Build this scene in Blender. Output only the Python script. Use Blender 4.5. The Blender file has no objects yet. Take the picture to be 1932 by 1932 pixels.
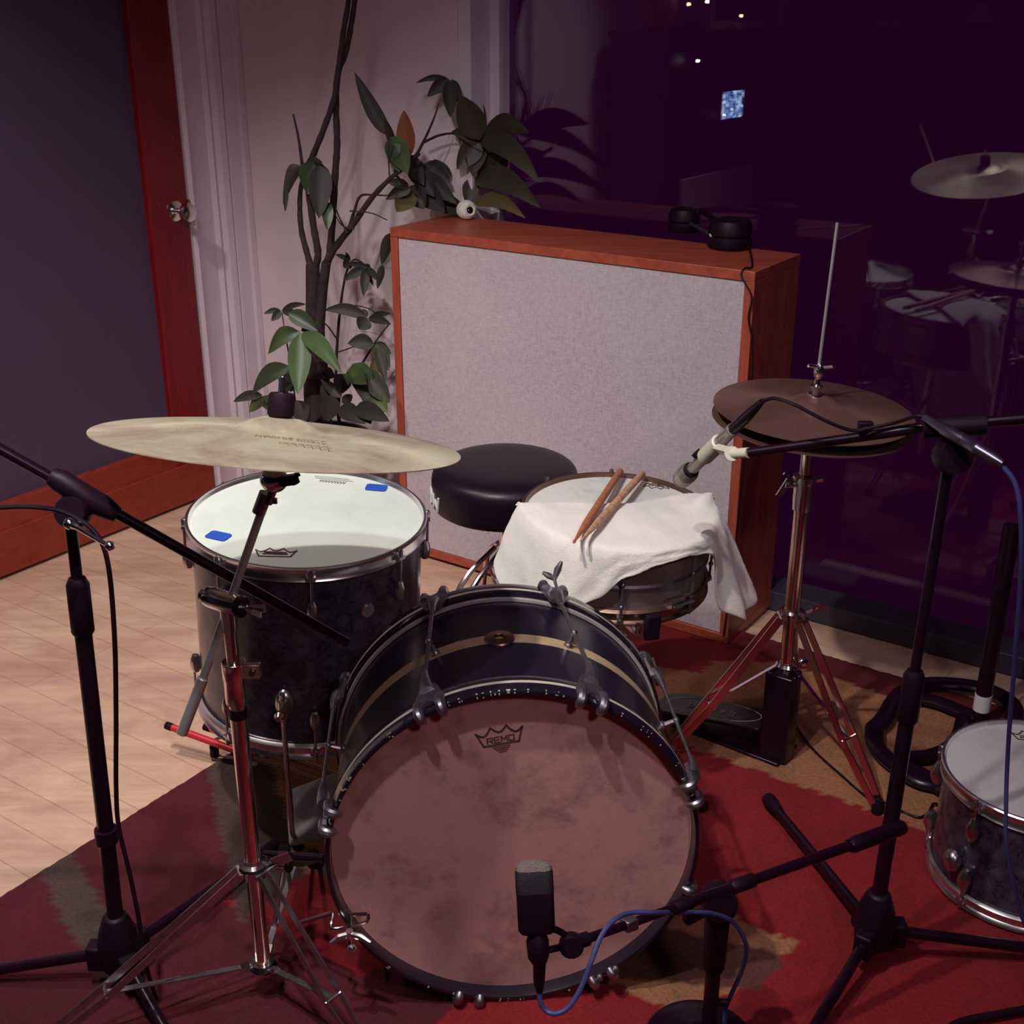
import bpy, bmesh, math, random
from mathutils import Vector, Matrix, noise

# ------------------------------------------------------------------ scene, camera, world, lights
S = bpy.context.scene
COL = S.collection
PI = math.pi
H, TH, FPX = 1.5, math.radians(22.3), 2320.0          # camera height, downward pitch, focal length (image 1932 wide)
cam = bpy.data.cameras.new('camera'); cam.sensor_width = 36; cam.lens = 36 * FPX / 1932
cam.clip_start = 0.02
camo = bpy.data.objects.new('camera', cam); COL.objects.link(camo)
camo.location = (0, 0, H); camo.rotation_euler = (PI / 2 - TH, 0, 0)
S.camera = camo
S.view_settings.view_transform = 'Standard'; S.view_settings.look = 'None'
S.view_settings.exposure = 0.12; S.view_settings.gamma = 1; S.view_settings.use_curve_mapping = False

w = bpy.data.worlds.new('night'); S.world = w; w.use_nodes = True
w.node_tree.nodes['Background'].inputs[0].default_value = (0.0125, 0.0007, 0.0112, 1)
w.node_tree.nodes['Background'].inputs[1].default_value = 1.0

def spot(name, loc, tgt, energy, color, size, ang, blend):
    l = bpy.data.lights.new(name, 'SPOT'); l.energy = energy; l.color = color
    l.shadow_soft_size = size; l.spot_size = math.radians(ang); l.spot_blend = blend
    o = bpy.data.objects.new(name, l); COL.objects.link(o); o.location = loc
    o.rotation_euler = (Vector(tgt) - Vector(loc)).to_track_quat('-Z', 'Y').to_euler()
    return o
spot('ceiling_spot_left', (-0.62, 1.05, 2.55), (-0.12, 2.38, 0.28), 118, (1.0, 0.92, 0.86), 0.03, 76, 1.0)
spot('ceiling_spot_middle', (-0.50, 0.72, 2.55), (-0.20, 2.30, 0.22), 70, (0.90, 0.97, 0.95), 0.04, 75, 0.95)
spot('ceiling_spot_right', (0.85, -0.60, 2.50), (-0.30, 2.45, 0.10), 52, (1.0, 0.74, 0.80), 0.14, 56, 0.9)
spot('ceiling_spot_door', (-1.30, 1.95, 2.60), (-1.08, 2.87, 0.03), 118, (1.0, 0.88, 0.83), 0.06, 78, 1.0)
l = bpy.data.lights.new('purple_fill', 'AREA'); l.energy = 6; l.color = (0.86, 0.52, 0.95); l.shape = 'DISK'; l.size = 1.6  # added purple fill under the ceiling, not a fixture of the room
o = bpy.data.objects.new('purple_fill', l); COL.objects.link(o); o.location = (0.0, 0.9, 2.75)

# ------------------------------------------------------------------ survey helpers: room axes and sight lines
CAM = Vector((0, 0, H))
FW = Vector((0, math.cos(TH), -math.sin(TH))); UP = Vector((0, math.sin(TH), math.cos(TH))); RT = Vector((1, 0, 0))
PHI = math.radians(34.5)
NB = Vector((math.sin(PHI), math.cos(PHI), 0))        # towards the window wall
TA = Vector((math.cos(PHI), -math.sin(PHI), 0))       # along the window wall
ZV = Vector((0, 0, 1))
def W(a, b, z=0): return TA * a + NB * b + ZV * z
def at(px, py, z=None, y=None, a=None, b=None, d=None):
    r = FW + RT * ((px - 966) / FPX) + UP * ((966 - py) / FPX)
    if d is not None: return CAM + r * d
    n, k = (ZV, z) if z is not None else (Vector((0, 1, 0)), y) if y is not None else (TA, a) if a is not None else (NB, b)
    return CAM + r * ((k - CAM.dot(n)) / r.dot(n))
ROOM = Matrix(((TA.x, NB.x, 0, 0), (TA.y, NB.y, 0, 0), (0, 0, 1, 0), (0, 0, 0, 1)))

def frame(origin, zdir, xhint=(1, 0, 0)):
    z = Vector(zdir).normalized(); x = Vector(xhint); x = (x - z * x.dot(z))
    if x.length < 1e-5: x = Vector((0, 1, 0)) - z * z.y
    x.normalize(); y = z.cross(x)
    m = Matrix.Identity(4)
    for i in range(3): m[i][0], m[i][1], m[i][2], m[i][3] = x[i], y[i], z[i], origin[i]
    return m

# ------------------------------------------------------------------ mesh accumulator
class MB:
    def __init__(s): s.v = []; s.f = []; s.m = []
    def add(s, vs, fs, mi=0, mat=None):
        k = len(s.v)
        s.v += [(mat @ Vector(p)) if mat is not None else Vector(p) for p in vs]
        for i, f in enumerate(fs):
            s.f.append([k + j for j in f]); s.m.append(mi[i] if isinstance(mi, list) else mi)
        return s
    def box(s, c, size, mat=None, mi=0):
        cx, cy, cz = c; x, y, z = [q / 2 for q in size]
        vs = [(cx + i * x, cy + j * y, cz + k * z) for i in (-1, 1) for j in (-1, 1) for k in (-1, 1)]
        return s.add(vs, [(0, 1, 3, 2), (4, 6, 7, 5), (0, 4, 5, 1), (2, 3, 7, 6), (0, 2, 6, 4), (1, 5, 7, 3)], mi, mat)
    def lathe(s, prof, seg=48, mat=None, mi=0, a0=0, a1=2 * PI):
        vs = []; fs = []; ms = []; full = abs(a1 - a0 - 2 * PI) < 1e-6; n = seg if full else seg + 1
        for r, z in prof:
            for i in range(n):
                t = a0 + (a1 - a0) * i / seg; vs.append((r * math.cos(t), r * math.sin(t), z))
        for j in range(len(prof) - 1):
            for i in range(seg):
                i2 = (i + 1) % n
                q = (j * n + i, j * n + i2, (j + 1) * n + i2, (j + 1) * n + i)
                fs.append(q); ms.append(mi[j] if isinstance(mi, list) else mi)
        return s.add(vs, fs, ms, mat)
    def tube(s, pts, r, seg=10, mi=0, cap=True, flat=None):
        P = [Vector(p) for p in pts]; n = len(P); R = r if isinstance(r, (list, tuple)) else [r] * n
        vs = []; fs = []; prev = None
        for i in range(n):
            t = (P[min(i + 1, n - 1)] - P[max(i - 1, 0)])
            if t.length < 1e-9: t = Vector((0, 0, 1))
            t.normalize()
            if prev is None:
                h = Vector((0, 0, 1)) if abs(t.z) < .9 else Vector((1, 0, 0)); x = (h - t * h.dot(t)).normalized()
            else:
                x = prev - t * prev.dot(t)
                x = x.normalized() if x.length > 1e-6 else t.orthogonal().normalized()
            prev = x; y = t.cross(x)
            for k in range(seg):
                a = 2 * PI * k / seg; vs.append(P[i] + (x * math.cos(a) + y * math.sin(a)) * R[i])
        for i in range(n - 1):
            for k in range(seg):
                k2 = (k + 1) % seg; fs.append((i * seg + k, i * seg + k2, (i + 1) * seg + k2, (i + 1) * seg + k))
        if cap: fs += [tuple(range(seg))[::-1], tuple((n - 1) * seg + k for k in range(seg))]
        return s.add(vs, fs, mi)
    def cone(s, p0, p1, r0, r1, seg=16, mi=0): return s.tube([p0, p1], [r0, r1], seg, mi)
    def bar(s, p0, p1, wdt, thk, side, mi=0):            # flat strip from p0 to p1, wide across `side`
        p0, p1 = Vector(p0), Vector(p1); t = (p1 - p0).normalized(); x = Vector(side); x = (x - t * x.dot(t)).normalized(); y = t.cross(x)
        vs = [p + x * (i * wdt / 2) + y * (j * thk / 2) for p in (p0, p1) for i, j in ((-1, -1), (1, -1), (1, 1), (-1, 1))]
        return s.add(vs, [(0, 3, 2, 1), (4, 5, 6, 7), (0, 1, 5, 4), (1, 2, 6, 5), (2, 3, 7, 6), (3, 0, 4, 7)], mi)
    def sphere(s, c, r, sc=(1, 1, 1), seg=16, mi=0, mat=None):
        m = Matrix.Translation(Vector(c)) @ (mat.to_3x3().to_4x4() if mat is not None else Matrix.Identity(4)) @ Matrix.Diagonal((sc[0], sc[1], sc[2], 1))
        n = seg // 2
        return s.lathe([(max(r * math.sin(PI * i / n), 1e-5), -r * math.cos(PI * i / n)) for i in range(n + 1)], seg, m, mi)
    def prism(s, poly, h, mat=None, mi=0):
        n = len(poly); vs = [(x, y, 0) for x, y in poly] + [(x, y, h) for x, y in poly]
        fs = [tuple(range(n))[::-1], tuple(range(n, 2 * n))] + [(i, (i + 1) % n, n + (i + 1) % n, n + i) for i in range(n)]
        return s.add(vs, fs, mi, mat)
    def strokes(s, lines, wdt, thk, mat, mi=0):
        for L in lines:
            for p, q in zip(L[:-1], L[1:]):
                p = Vector((p[0], p[1], 0)); q = Vector((q[0], q[1], 0)); t = q - p
                if t.length < 1e-7: continue
                t.normalize(); x = Vector((-t.y, t.x, 0)) * wdt / 2; e = t * wdt * .35
                vs = [p - e - x, q + e - x, q + e + x, p - e + x]
                s.prism([(v.x, v.y) for v in vs], thk, mat, mi)
        return s
    def build(s, name, mats, parent=None, smooth=35, sub=0, bevel=0, solid=0):
        me = bpy.data.meshes.new(name)
        inv = wm(parent).inverted() if parent is not None else None
        org = Vector((0, 0, 0))
        vs = [inv @ v for v in s.v] if inv is not None else s.v
        if parent is None and vs:
            n = len(vs); org = sum(vs, Vector()) / n; org.z = min(v.z for v in vs); vs = [v - org for v in vs]
        me.from_pydata([tuple(v) for v in vs], [], s.f); me.validate()
        for mt in (mats if isinstance(mats, (list, tuple)) else [mats]): me.materials.append(mt)
        if len(me.polygons) == len(s.m):
            me.polygons.foreach_set('material_index', s.m)
        bm = bmesh.new(); bm.from_mesh(me); bmesh.ops.remove_doubles(bm, verts=bm.verts, dist=1e-6)
        bmesh.ops.recalc_face_normals(bm, faces=bm.faces); bm.to_mesh(me); bm.free()
        me.shade_smooth()
        if smooth < 180: me.set_sharp_from_angle(angle=math.radians(smooth))
        o = bpy.data.objects.new(name, me); COL.objects.link(o)
        if parent is not None: o.parent = parent
        else: o.location = org
        if solid: md = o.modifiers.new('s', 'SOLIDIFY'); md.thickness = solid; md.offset = 0
        if bevel: md = o.modifiers.new('b', 'BEVEL'); md.width = bevel; md.segments = 2; md.limit_method = 'ANGLE'; md.angle_limit = math.radians(40)
        if sub: md = o.modifiers.new('u', 'SUBSURF'); md.levels = sub; md.render_levels = sub
        return o

def wm(o):
    m = o.matrix_basis.copy()
    while o.parent is not None: o = o.parent; m = o.matrix_basis @ m
    return m
def thing(name, label, cat, loc=(0, 0, 0), group=None, mat=None):
    o = bpy.data.objects.new(name, None); COL.objects.link(o); o.empty_display_size = .05
    if mat is not None: o.matrix_basis = mat
    else: o.location = loc
    return tag(o, label, cat, group)
def tag(o, label, cat, group=None):
    o['label'] = label; o['category'] = cat
    if group: o['group'] = group
    return o
def struct(name, mb, mats, parent=None, **k):
    o = mb.build(name, mats, parent, **k)
    if parent is None: o['kind'] = 'structure'
    return o
def spline(pts, n=8):
    P = [Vector(p) for p in pts]; out = []
    Q = [P[0] * 2 - P[1]] + P + [P[-1] * 2 - P[-2]]
    for i in range(1, len(Q) - 2):
        a, b, c, d = Q[i - 1:i + 3]
        for k in range(n):
            t = k / n
            out.append(.5 * ((2 * b) + (c - a) * t + (2 * a - 5 * b + 4 * c - d) * t * t + (3 * b - a - 3 * c + d) * t ** 3))
    out.append(P[-1]); return out

# ------------------------------------------------------------------ materials
def lin(c): return tuple((x / 255 / 12.92 if x / 255 <= .04045 else ((x / 255 + .055) / 1.055) ** 2.4) for x in c)
class NT:
    def __init__(s, name):
        s.m = bpy.data.materials.new(name); s.m.use_nodes = True; s.t = s.m.node_tree; s.b = s.t.nodes['Principled BSDF']
    def n(s, typ, **k):
        q = s.t.nodes.new('ShaderNode' + typ)
        for a, v in k.items():
            if a.startswith('_'): setattr(q, a[1:], v)
            else:
                key = a.replace('__', ' ')
                q.inputs[int(key[1:]) if key[0] == 'i' and key[1:].isdigit() else key].default_value = v
        return q
    def l(s, a, b): s.t.links.new(a, b)
    def set(s, **k):
        for a, v in k.items(): s.b.inputs[a.replace('_', ' ')].default_value = v
        return s
    def ramp(s, fac, stops, const=False):
        r = s.n('ValToRGB'); e = r.color_ramp.elements
        if const: r.color_ramp.interpolation = 'CONSTANT'
        e[0].position, e[0].color = stops[0][0], (*stops[0][1], 1); e[1].position, e[1].color = stops[-1][0], (*stops[-1][1], 1)
        for p, c in stops[1:-1]: q = e.new(p); q.color = (*c, 1)
        s.l(fac, r.inputs[0]); return r.outputs[0]
    def noise(s, scale, detail=3, rough=.5, vec=None, dist=0):
        q = s.n('TexNoise', Scale=scale, Detail=detail, Roughness=rough, Distortion=dist)
        if vec is not None: s.l(vec, q.inputs['Vector'])
        return q.outputs[0]
    def co(s, kind='Object', scale=(1, 1, 1), rot=(0, 0, 0)):
        c = s.n('TexCoord'); m = s.n('Mapping'); m.inputs['Scale'].default_value = scale; m.inputs['Rotation'].default_value = rot
        s.l(c.outputs[kind], m.inputs[0]); return m.outputs[0]
    def bump(s, fac, strength=.3, dist=.002):
        q = s.n('Bump', Strength=strength, Distance=dist); s.l(fac, q.inputs['Height']); s.l(q.outputs[0], s.b.inputs['Normal'])
    def mix(s, fac, a, b, mode='MIX'):
        q = s.n('Mix', _data_type='RGBA', _blend_type=mode)
        for i, x in ((0, fac), (6, a), (7, b)):
            if hasattr(x, 'links'): s.l(x, q.inputs[i])
            else: q.inputs[i].default_value = x if i == 0 else (*x, 1)
        return q.outputs[2]
def M(name, col, rough=.5, metal=0, coat=0, nscale=0, namp=.15, bump=0, spec=.5, sheen=0):
    t = NT(name); t.set(Base_Color=(*col, 1), Roughness=rough, Metallic=metal, Coat_Weight=coat, Specular_IOR_Level=spec)
    if sheen: t.set(Sheen_Weight=sheen, Sheen_Roughness=.5)
    if nscale:
        v = t.co(); f = t.noise(nscale, 4, .6, v)
        t.l(t.ramp(f, [(.3, tuple(c * (1 - namp) for c in col)), (.7, tuple(min(1, c * (1 + namp)) for c in col))]), t.b.inputs['Base Color'])
        if bump: t.bump(f, bump, .002)
    return t.m
def wood(name, c0, c1, scale=(1.2, 14, 14), rough=.45, rot=(0, 0, 0), coat=0.0):
    t = NT(name); v = t.co(scale=scale, rot=rot); f = t.noise(3.0, 6, .6, v, 1.2)
    t.l(t.ramp(f, [(.3, c0), (.7, c1)]), t.b.inputs['Base Color']); t.set(Roughness=rough, Coat_Weight=coat); t.bump(f, .08, .001); return t.m

m_chrome = M('chrome', (.82, .78, .80), .17, 1)
m_hoop = M('hoop_chrome', (.86, .82, .85), .27, 1)
m_satin = M('satin_rod', (.74, .72, .72), .40, .85)
m_chrome_old = M('worn_chrome', (.56, .52, .56), .30, 1, nscale=60, namp=.2)
m_pewter = M('dull_nickel', (.36, .33, .37), .42, 1, nscale=90, namp=.25)
m_chrome_tint = M('chrome_reflection_tint', (.86, .70, .60), .16, 1)  # warm floor and rug reflection put into the chrome colour
m_black = M('black_enamel', (.012, .002, .009), .30, spec=.35, nscale=30)
m_blackmat = M('black_plastic', (.012, .002, .009), .5, spec=.22, nscale=40)
m_rubber = M('black_rubber', (.012, .002, .009), .7, spec=.15)
m_cable = M('black_cable', (.012, .002, .009), .5, spec=.25)
m_bluecable = M('blue_cable', (.05, .06, .20), .45)
m_white_paint = M('white_letter_paint', (.62, .6, .62), .6)
m_ink = M('printed_ink', (.10, .045, .05), .7)
m_inkgrey = M('grey_ink', (.33, .30, .30), .7)
m_bluetape = M('blue_tape', (.012, .07, .42), .7)
m_brass = M('old_brass', (.30, .19, .14), .38, 1)
m_felt = M('white_felt', (.75, .72, .62), .95, nscale=140, namp=.15, bump=.8, sheen=.5)
m_red = M('red_sleeve', (.55, .012, .03), .45)
m_dowel = M('pale_dowel', (.42, .27, .2), .6, nscale=60)
m_silver = M('satin_silver', (.52, .47, .43), .38, .85, nscale=200, namp=.06)
m_cream = M('cream_plastic', (.62, .58, .47), .5)
m_grille = M('mic_grille', (.40, .32, .30), .5, .8, nscale=900, namp=.5, bump=1)
m_darkgrille = M('dark_mic_grille', (.02, .014, .022), .5, .3, nscale=900, namp=.5, bump=.6)
m_blackbandhoop = M('hoop_black_lacquer', (.012, .008, .018), .22, 0, coat=.5)
m_inlay = M('cream_inlay', (.50, .45, .36), .42, nscale=40, namp=.15)
m_gold = M('gold_stripe_paint', (.42, .31, .17), .45, nscale=25, namp=.18)
m_fleshhoop = M('metal_flesh_hoop', (.50, .46, .44), .30, .35, nscale=20)
m_tub = wood('reddish_wood_dark', lin((92, 18, 22)), lin((120, 30, 24)), (14, 14, 1.2), .4)
m_shell_navy = None
t = NT('navy_lacquer'); v = t.co(); f = t.noise(9, 5, .65, v, .6); f2 = t.noise(60, 5, .7, v)
c = t.ramp(f, [(.35, (.008, .004, .014)), (.62, (.012, .008, .024)), (.78, (.035, .034, .06))])
c = t.mix(t.ramp(f2, [(.70, (0, 0, 0)), (.80, (1, 1, 1))]), c, (.10, .10, .16))
t.l(c, t.b.inputs['Base Color']); t.set(Roughness=.34, Coat_Weight=.25, Coat_Roughness=.2); m_shell_navy = t.m
def pearl(name, dark, lite):
    t = NT(name); v = t.co(scale=(1, 1, 1)); f = t.noise(16, 6, .72, v, 2.2); vo = t.n('TexVoronoi', Scale=34.0); t.l(v, vo.inputs['Vector'])
    c = t.ramp(f, [(.36, dark), (.50, tuple(.5 * (a + b) for a, b in zip(dark, lite))), (.60, dark), (.72, lite)])
    c = t.mix(.35, c, t.ramp(vo.outputs[0], [(.0, lite), (.55, dark)]))
    t.l(c, t.b.inputs['Base Color']); t.set(Roughness=.22, Coat_Weight=.3, Coat_Roughness=.12, Metallic=.10); return t.m
m_pearl = pearl('blue_black_pearl', (.014, .009, .020), (.14, .115, .18))
def skin(name, base, spots, amp, scale=5):
    t = NT(name); v = t.co(); f = t.noise(scale, 8, .74, v, .25)
    c = t.ramp(f, [(.28, spots), (.50, base), (.75, tuple(min(1, x * 1.12) for x in base))])
    t.l(c, t.b.inputs['Base Color']); t.set(Roughness=.62); t.bump(t.noise(220, 3, .5, v), amp, .0006); return t.m
m_headwhite = skin('coated_white_head', (.60, .67, .59), (.50, .55, .49), .15, 2.5)
m_headworn = skin('worn_coated_head', (.64, .64, .60), (.40, .42, .42), .15, 7)
m_headlilac = skin('coated_head_grey', (.52, .48, .48), (.36, .33, .40), .15, 4)
m_headtan = skin('mottled_tan_head', (.54, .265, .24), (.24, .11, .105), .25, 9)
def bronze(name, c0, c1, rough, metal):
    t = NT(name); v = t.co(); sx = t.n('SeparateXYZ'); t.l(v, sx.inputs[0])
    m1 = t.n('Math', _operation='POWER', i1=2.0); t.l(sx.outputs[0], m1.inputs[0])
    m2 = t.n('Math', _operation='POWER', i1=2.0); t.l(sx.outputs[1], m2.inputs[0])
    m3 = t.n('Math', _operation='ADD'); t.l(m1.outputs[0], m3.inputs[0]); t.l(m2.outputs[0], m3.inputs[1])
    m4 = t.n('Math', _operation='SQRT'); t.l(m3.outputs[0], m4.inputs[0])
    m5 = t.n('Math', _operation='MULTIPLY', i1=2100.0); t.l(m4.outputs[0], m5.inputs[0])
    m6 = t.n('Math', _operation='SINE'); t.l(m5.outputs[0], m6.inputs[0])
    f = t.noise(7, 8, .7, v, .5)
    t.l(t.ramp(f, [(.34, c0), (.56, c1)]), t.b.inputs['Base Color']); t.set(Roughness=rough, Metallic=metal, Anisotropic=.75)
    tg = t.n('Tangent', _direction_type='RADIAL', _axis='Z'); t.l(tg.outputs[0], t.b.inputs['Tangent'])
    t.bump(m6.outputs[0], .12, .0004); return t.m
m_ride = bronze('aged_bronze_ride', (.36, .26, .20), (.56, .51, .37), .40, .40)
m_hat = bronze('brown_bronze_hat', (.17, .085, .075), (.25, .13, .10), .38, .55)
t = NT('towel_terry'); v = t.co(); f = t.noise(420, 3, .7, v); t.set(Base_Color=(.86, .81, .74, 1), Roughness=.95, Sheen_Weight=.5); t.bump(f, .7, .002); m_towel = t.m
m_pillow = M('white_cotton', (.62, .66, .64), .9, nscale=30, namp=.08, bump=.4)
t = NT('panel_fabric'); v = t.co(scale=(330, 330, 60)); f = t.noise(1.0, 4, .8, v); v2 = t.co(scale=(60, 60, 330)); f2 = t.noise(1.0, 4, .8, v2); v3 = t.co(); f3 = t.noise(2.2, 3, .5, v3)
c = t.ramp(f, [(.34, (.34, .255, .315)), (.66, (.63, .55, .60))]); c = t.mix(.5, c, t.ramp(f2, [(.34, (.32, .245, .305)), (.66, (.63, .55, .60))]))
c = t.mix(t.ramp(f3, [(.35, (0, 0, 0)), (.7, (.35, .35, .35))]), c, (.64, .57, .56))
t.l(c, t.b.inputs['Base Color']); t.set(Roughness=.95); t.bump(f, .3, .001); m_fabric = t.m
m_cherry = wood('cherry_frame', lin((146, 64, 46)), lin((178, 88, 64)), (1.2, 14, 14), .42)
m_cherry_v = wood('cherry_frame_upright', lin((146, 64, 46)), lin((178, 88, 64)), (14, 14, 1.2), .42)
m_doorwood = wood('red_stained_door_wood', lin((108, 8, 20)), lin((130, 18, 24)), (14, 14, 1.2), .40)
m_doorwood_h = wood('red_stained_door_rail', lin((124, 36, 30)), lin((148, 54, 38)), (14, 1.2, 14), .40)
m_doorpanel = M('slate_door_panel', lin((78, 58, 84)), .7, nscale=3, namp=.06)
m_wall = M('offwhite_wall_paint', (.74, .62, .67), .85, nscale=2, namp=.04)
m_wallp = M('offwhite_trim_paint', (.72, .62, .70), .55, nscale=3, namp=.05)
m_sill = M('dark_window_sill', (.035, .03, .05), .5, nscale=6)
m_leather = M('black_vinyl', (.010, .003, .010), .38, spec=.35, nscale=300, namp=.1, bump=.15)
m_stick = wood('hickory_stick', lin((150, 80, 50)), lin((186, 122, 88)), (30, 30, 3), .5)
m_stick2 = wood('pale_stick', lin((158, 104, 76)), lin((214, 178, 145)), (30, 30, 3), .55)
m_bark = M('dark_bark', (.036, .016, .020), .85, nscale=60, namp=.5, bump=.8)
t = NT('leaf_green'); v = t.co(); f = t.noise(9, 2, .5, v)
t.l(t.ramp(f, [(.3, (.026, .034, .020)), (.5, (.036, .058, .022)), (.7, (.075, .11, .03))]), t.b.inputs['Base Color']); t.set(Roughness=.42); m_leaf = t.m
m_leafdark = M('leaf_dark', (.022, .020, .016), .6, nscale=8, namp=.3)
m_leaforange = M('leaf_withered', (.22, .075, .035), .6, nscale=20)
t = NT('window_glass'); nt = t.t; nt.nodes.remove(t.b)
tr = t.n('BsdfTransparent'); gl = t.n('BsdfGlossy', Roughness=0.0); gl.inputs[0].default_value = (.95, .9, 1, 1)
lw = t.n('LayerWeight', Blend=.5); mr = t.n('MapRange'); mr.inputs[3].default_value = .040; mr.inputs[4].default_value = .22
pw = t.n('Math', _operation='POWER', i1=3.0); t.l(lw.outputs['Facing'], pw.inputs[0]); t.l(pw.outputs[0], mr.inputs[0])
mx = t.n('MixShader'); t.l(mr.outputs[0], mx.inputs[0]); t.l(tr.outputs[0], mx.inputs[1]); t.l(gl.outputs[0], mx.inputs[2])
t.l(mx.outputs[0], nt.nodes['Material Output'].inputs[0]); m_glass = t.m
# floor: pale maple boards along the window wall
t = NT('maple_floor'); v = t.co(rot=(0, 0, PHI)); br = t.n('TexBrick', Scale=1.0, Mortar__Size=.0012, Mortar__Smooth=.1, Brick__Width=1.1, Row__Height=.085)
br.offset = .37; t.l(v, br.inputs['Vector']); br.inputs['Color1'].default_value = (*lin((222, 190, 162)), 1); br.inputs['Color2'].default_value = (*lin((208, 174, 148)), 1); br.inputs['Mortar'].default_value = (*lin((168, 122, 100)), 1)
v2 = t.co(rot=(0, 0, PHI), scale=(1.5, 16, 16)); g = t.noise(2.5, 6, .62, v2, 1.5); v3 = t.co(scale=(1.3, 3, 1), rot=(0, 0, PHI)); g3 = t.noise(2.0, 3, .6, v3)
c = t.mix(.30, br.outputs['Color'], t.ramp(g, [(.3, lin((182, 140, 120))), (.7, lin((230, 200, 164)))]))
c = t.mix(t.ramp(g3, [(.42, (0, 0, 0)), (.72, (.45, .45, .45))]), c, lin((182, 138, 128)))
g4 = t.noise(3.5, 6, .7, t.co(scale=(1, 2.2, 1), rot=(0, 0, PHI)), .8); c = t.mix(1.0, c, t.ramp(g4, [(.34, (.74, .66, .70)), (.62, (1.0, 1.0, 1.0))]), 'MULTIPLY')
t.l(c, t.b.inputs['Base Color']); t.set(Roughness=.45, Coat_Weight=.05, Coat_Roughness=.3); t.bump(g, .04, .001); m_floor = t.m

# ------------------------------------------------------------------ room
DOORA, WALLB, GLASSB = -2.975, 2.84, 2.95
BACKB = -1.60
mb = MB(); mb.box((-.2, (BACKB + GLASSB + .02) / 2, -.05), (5.8, GLASSB + .02 - BACKB, .1), ROOM); struct('floor', mb, m_floor)
# left wall (runs from the corner towards the viewer's left), opening for the door
d0, d1, dh = 1.560, 2.585, 2.06
mb = MB(); mb.box((DOORA - .09, (d1 + .035 + WALLB + .12) / 2, 1.38), (.12, WALLB + .12 - d1 - .035, 2.76), ROOM)
mb.box((DOORA - .09, (d0 - .035) / 2, 1.3), (.12, d0 - .035, 2.6), ROOM)
mb.box((DOORA - .09, (d0 + d1) / 2, (dh + 2.6) / 2 + .02), (.12, d1 - d0 + .08, 2.6 - dh - .04), ROOM)
mb.box((DOORA - .09, BACKB / 2 - .03, 1.3), (.12, -BACKB + .06, 2.6), ROOM)
struct('wall_left', mb, m_wall)
# white wall left of the window
mb = MB(); mb.box(((DOORA - .03 - 2.13) / 2, WALLB + .08, 1.38), (2.13 * -1 - DOORA + .03, .16, 2.76), ROOM); struct('wall_back', mb, m_wall)
mb = MB(); mb.box((-.2, (BACKB + WALLB) / 2 + .1, 2.80), (5.8, WALLB - BACKB + .4, .08), ROOM); struct('ceiling', mb, M('ceiling_paint', (.42, .36, .40), .9))
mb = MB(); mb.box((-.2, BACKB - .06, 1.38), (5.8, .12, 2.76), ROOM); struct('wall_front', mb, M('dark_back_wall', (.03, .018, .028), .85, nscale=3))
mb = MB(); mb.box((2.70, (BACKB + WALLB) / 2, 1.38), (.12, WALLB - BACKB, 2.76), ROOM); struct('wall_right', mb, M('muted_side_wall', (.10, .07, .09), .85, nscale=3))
# door casing mouldings
def casing(name, b0, b1, z0, z1, horiz=False):
    mb = MB(); n = 5
    prof = [(0, 0), (.0, .018), (.12, .026), (.2, .016), (.62, .012), (.70, .022), (.78, .016), (.86, .028), (1.0, .030), (1.0, 0)]
    for (s0, h0), (s1, h1) in zip(prof[:-1], prof[1:]):
        q = [W(DOORA - .03 + h0, b0 + (b1 - b0) * s0, z0), W(DOORA - .03 + h1, b0 + (b1 - b0) * s1, z0), W(DOORA - .03 + h1, b0 + (b1 - b0) * s1, z1), W(DOORA - .03 + h0, b0 + (b1 - b0) * s0, z1)]
        mb.add(q, [(0, 1, 2, 3)])
    mb.box((DOORA - .024, (b0 + b1) / 2, (z0 + z1) / 2), (.012, abs(b1 - b0), z1 - z0), ROOM)
    struct(name, mb, m_wallp)
casing('trim_1', d1 + .012, WALLB - .075, 0, dh + .1)
mb = MB(); mb.box((DOORA - .01, WALLB - .045, 1.3), (.03, .05, 2.6), ROOM); mb.box((DOORA - .005, WALLB - .012, 1.3), (.05, .02, 2.6), ROOM); struct('trim_2', mb, m_wallp)
casing('trim_3', d0 - .012, d0 - .15, 0, dh + .1)
# the door
mb = MB()
mb.box((DOORA - .02, d1 - .0725, dh / 2 + .01), (.04, .145, dh - .01), ROOM, 0); mb.box((DOORA - .02, d0 + .0725, dh / 2 + .01), (.04, .145, dh - .01), ROOM, 0)
mb.box((DOORA - .021, (d0 + d1) / 2, .115), (.04, d1 - d0 - .288, .205), ROOM, 1); mb.box((DOORA - .016, (d0 + d1) / 2, .075), (.04, d1 - d0 - .004, .13), ROOM, 1)
mb.box((DOORA - .021, (d0 + d1) / 2, dh - .07), (.04, d1 - d0 - .288, .14), ROOM, 1)
door = struct('door_1', mb, [m_doorwood, m_doorwood_h], bevel=.003)
mb = MB(); mb.box((DOORA - .028, (d0 + d1) / 2, dh / 2 + .05), (.012, d1 - d0 - .28, dh - .3), ROOM); mb.build('door_panel', m_doorpanel, door)
kp = at(330, 398, a=DOORA); kd = TA
mb = MB(); mf = frame(kp, kd, (0, 0, 1)); mb.lathe([(.0001, 0), (.029, 0), (.030, .004), (.022, .008), (.010, .012), (.009, .032), (.016, .036), (.026, .046), (.0285, .056), (.026, .066), (.015, .072), (.0001, .073)], 28, mf)
mb.build('door_knob', m_chrome, door)
mb = MB(); mb.box((DOORA - .005, d1 + .004, .93), (.02, .010, .06), ROOM); mb.build('strike_plate', m_brass, door)
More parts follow.
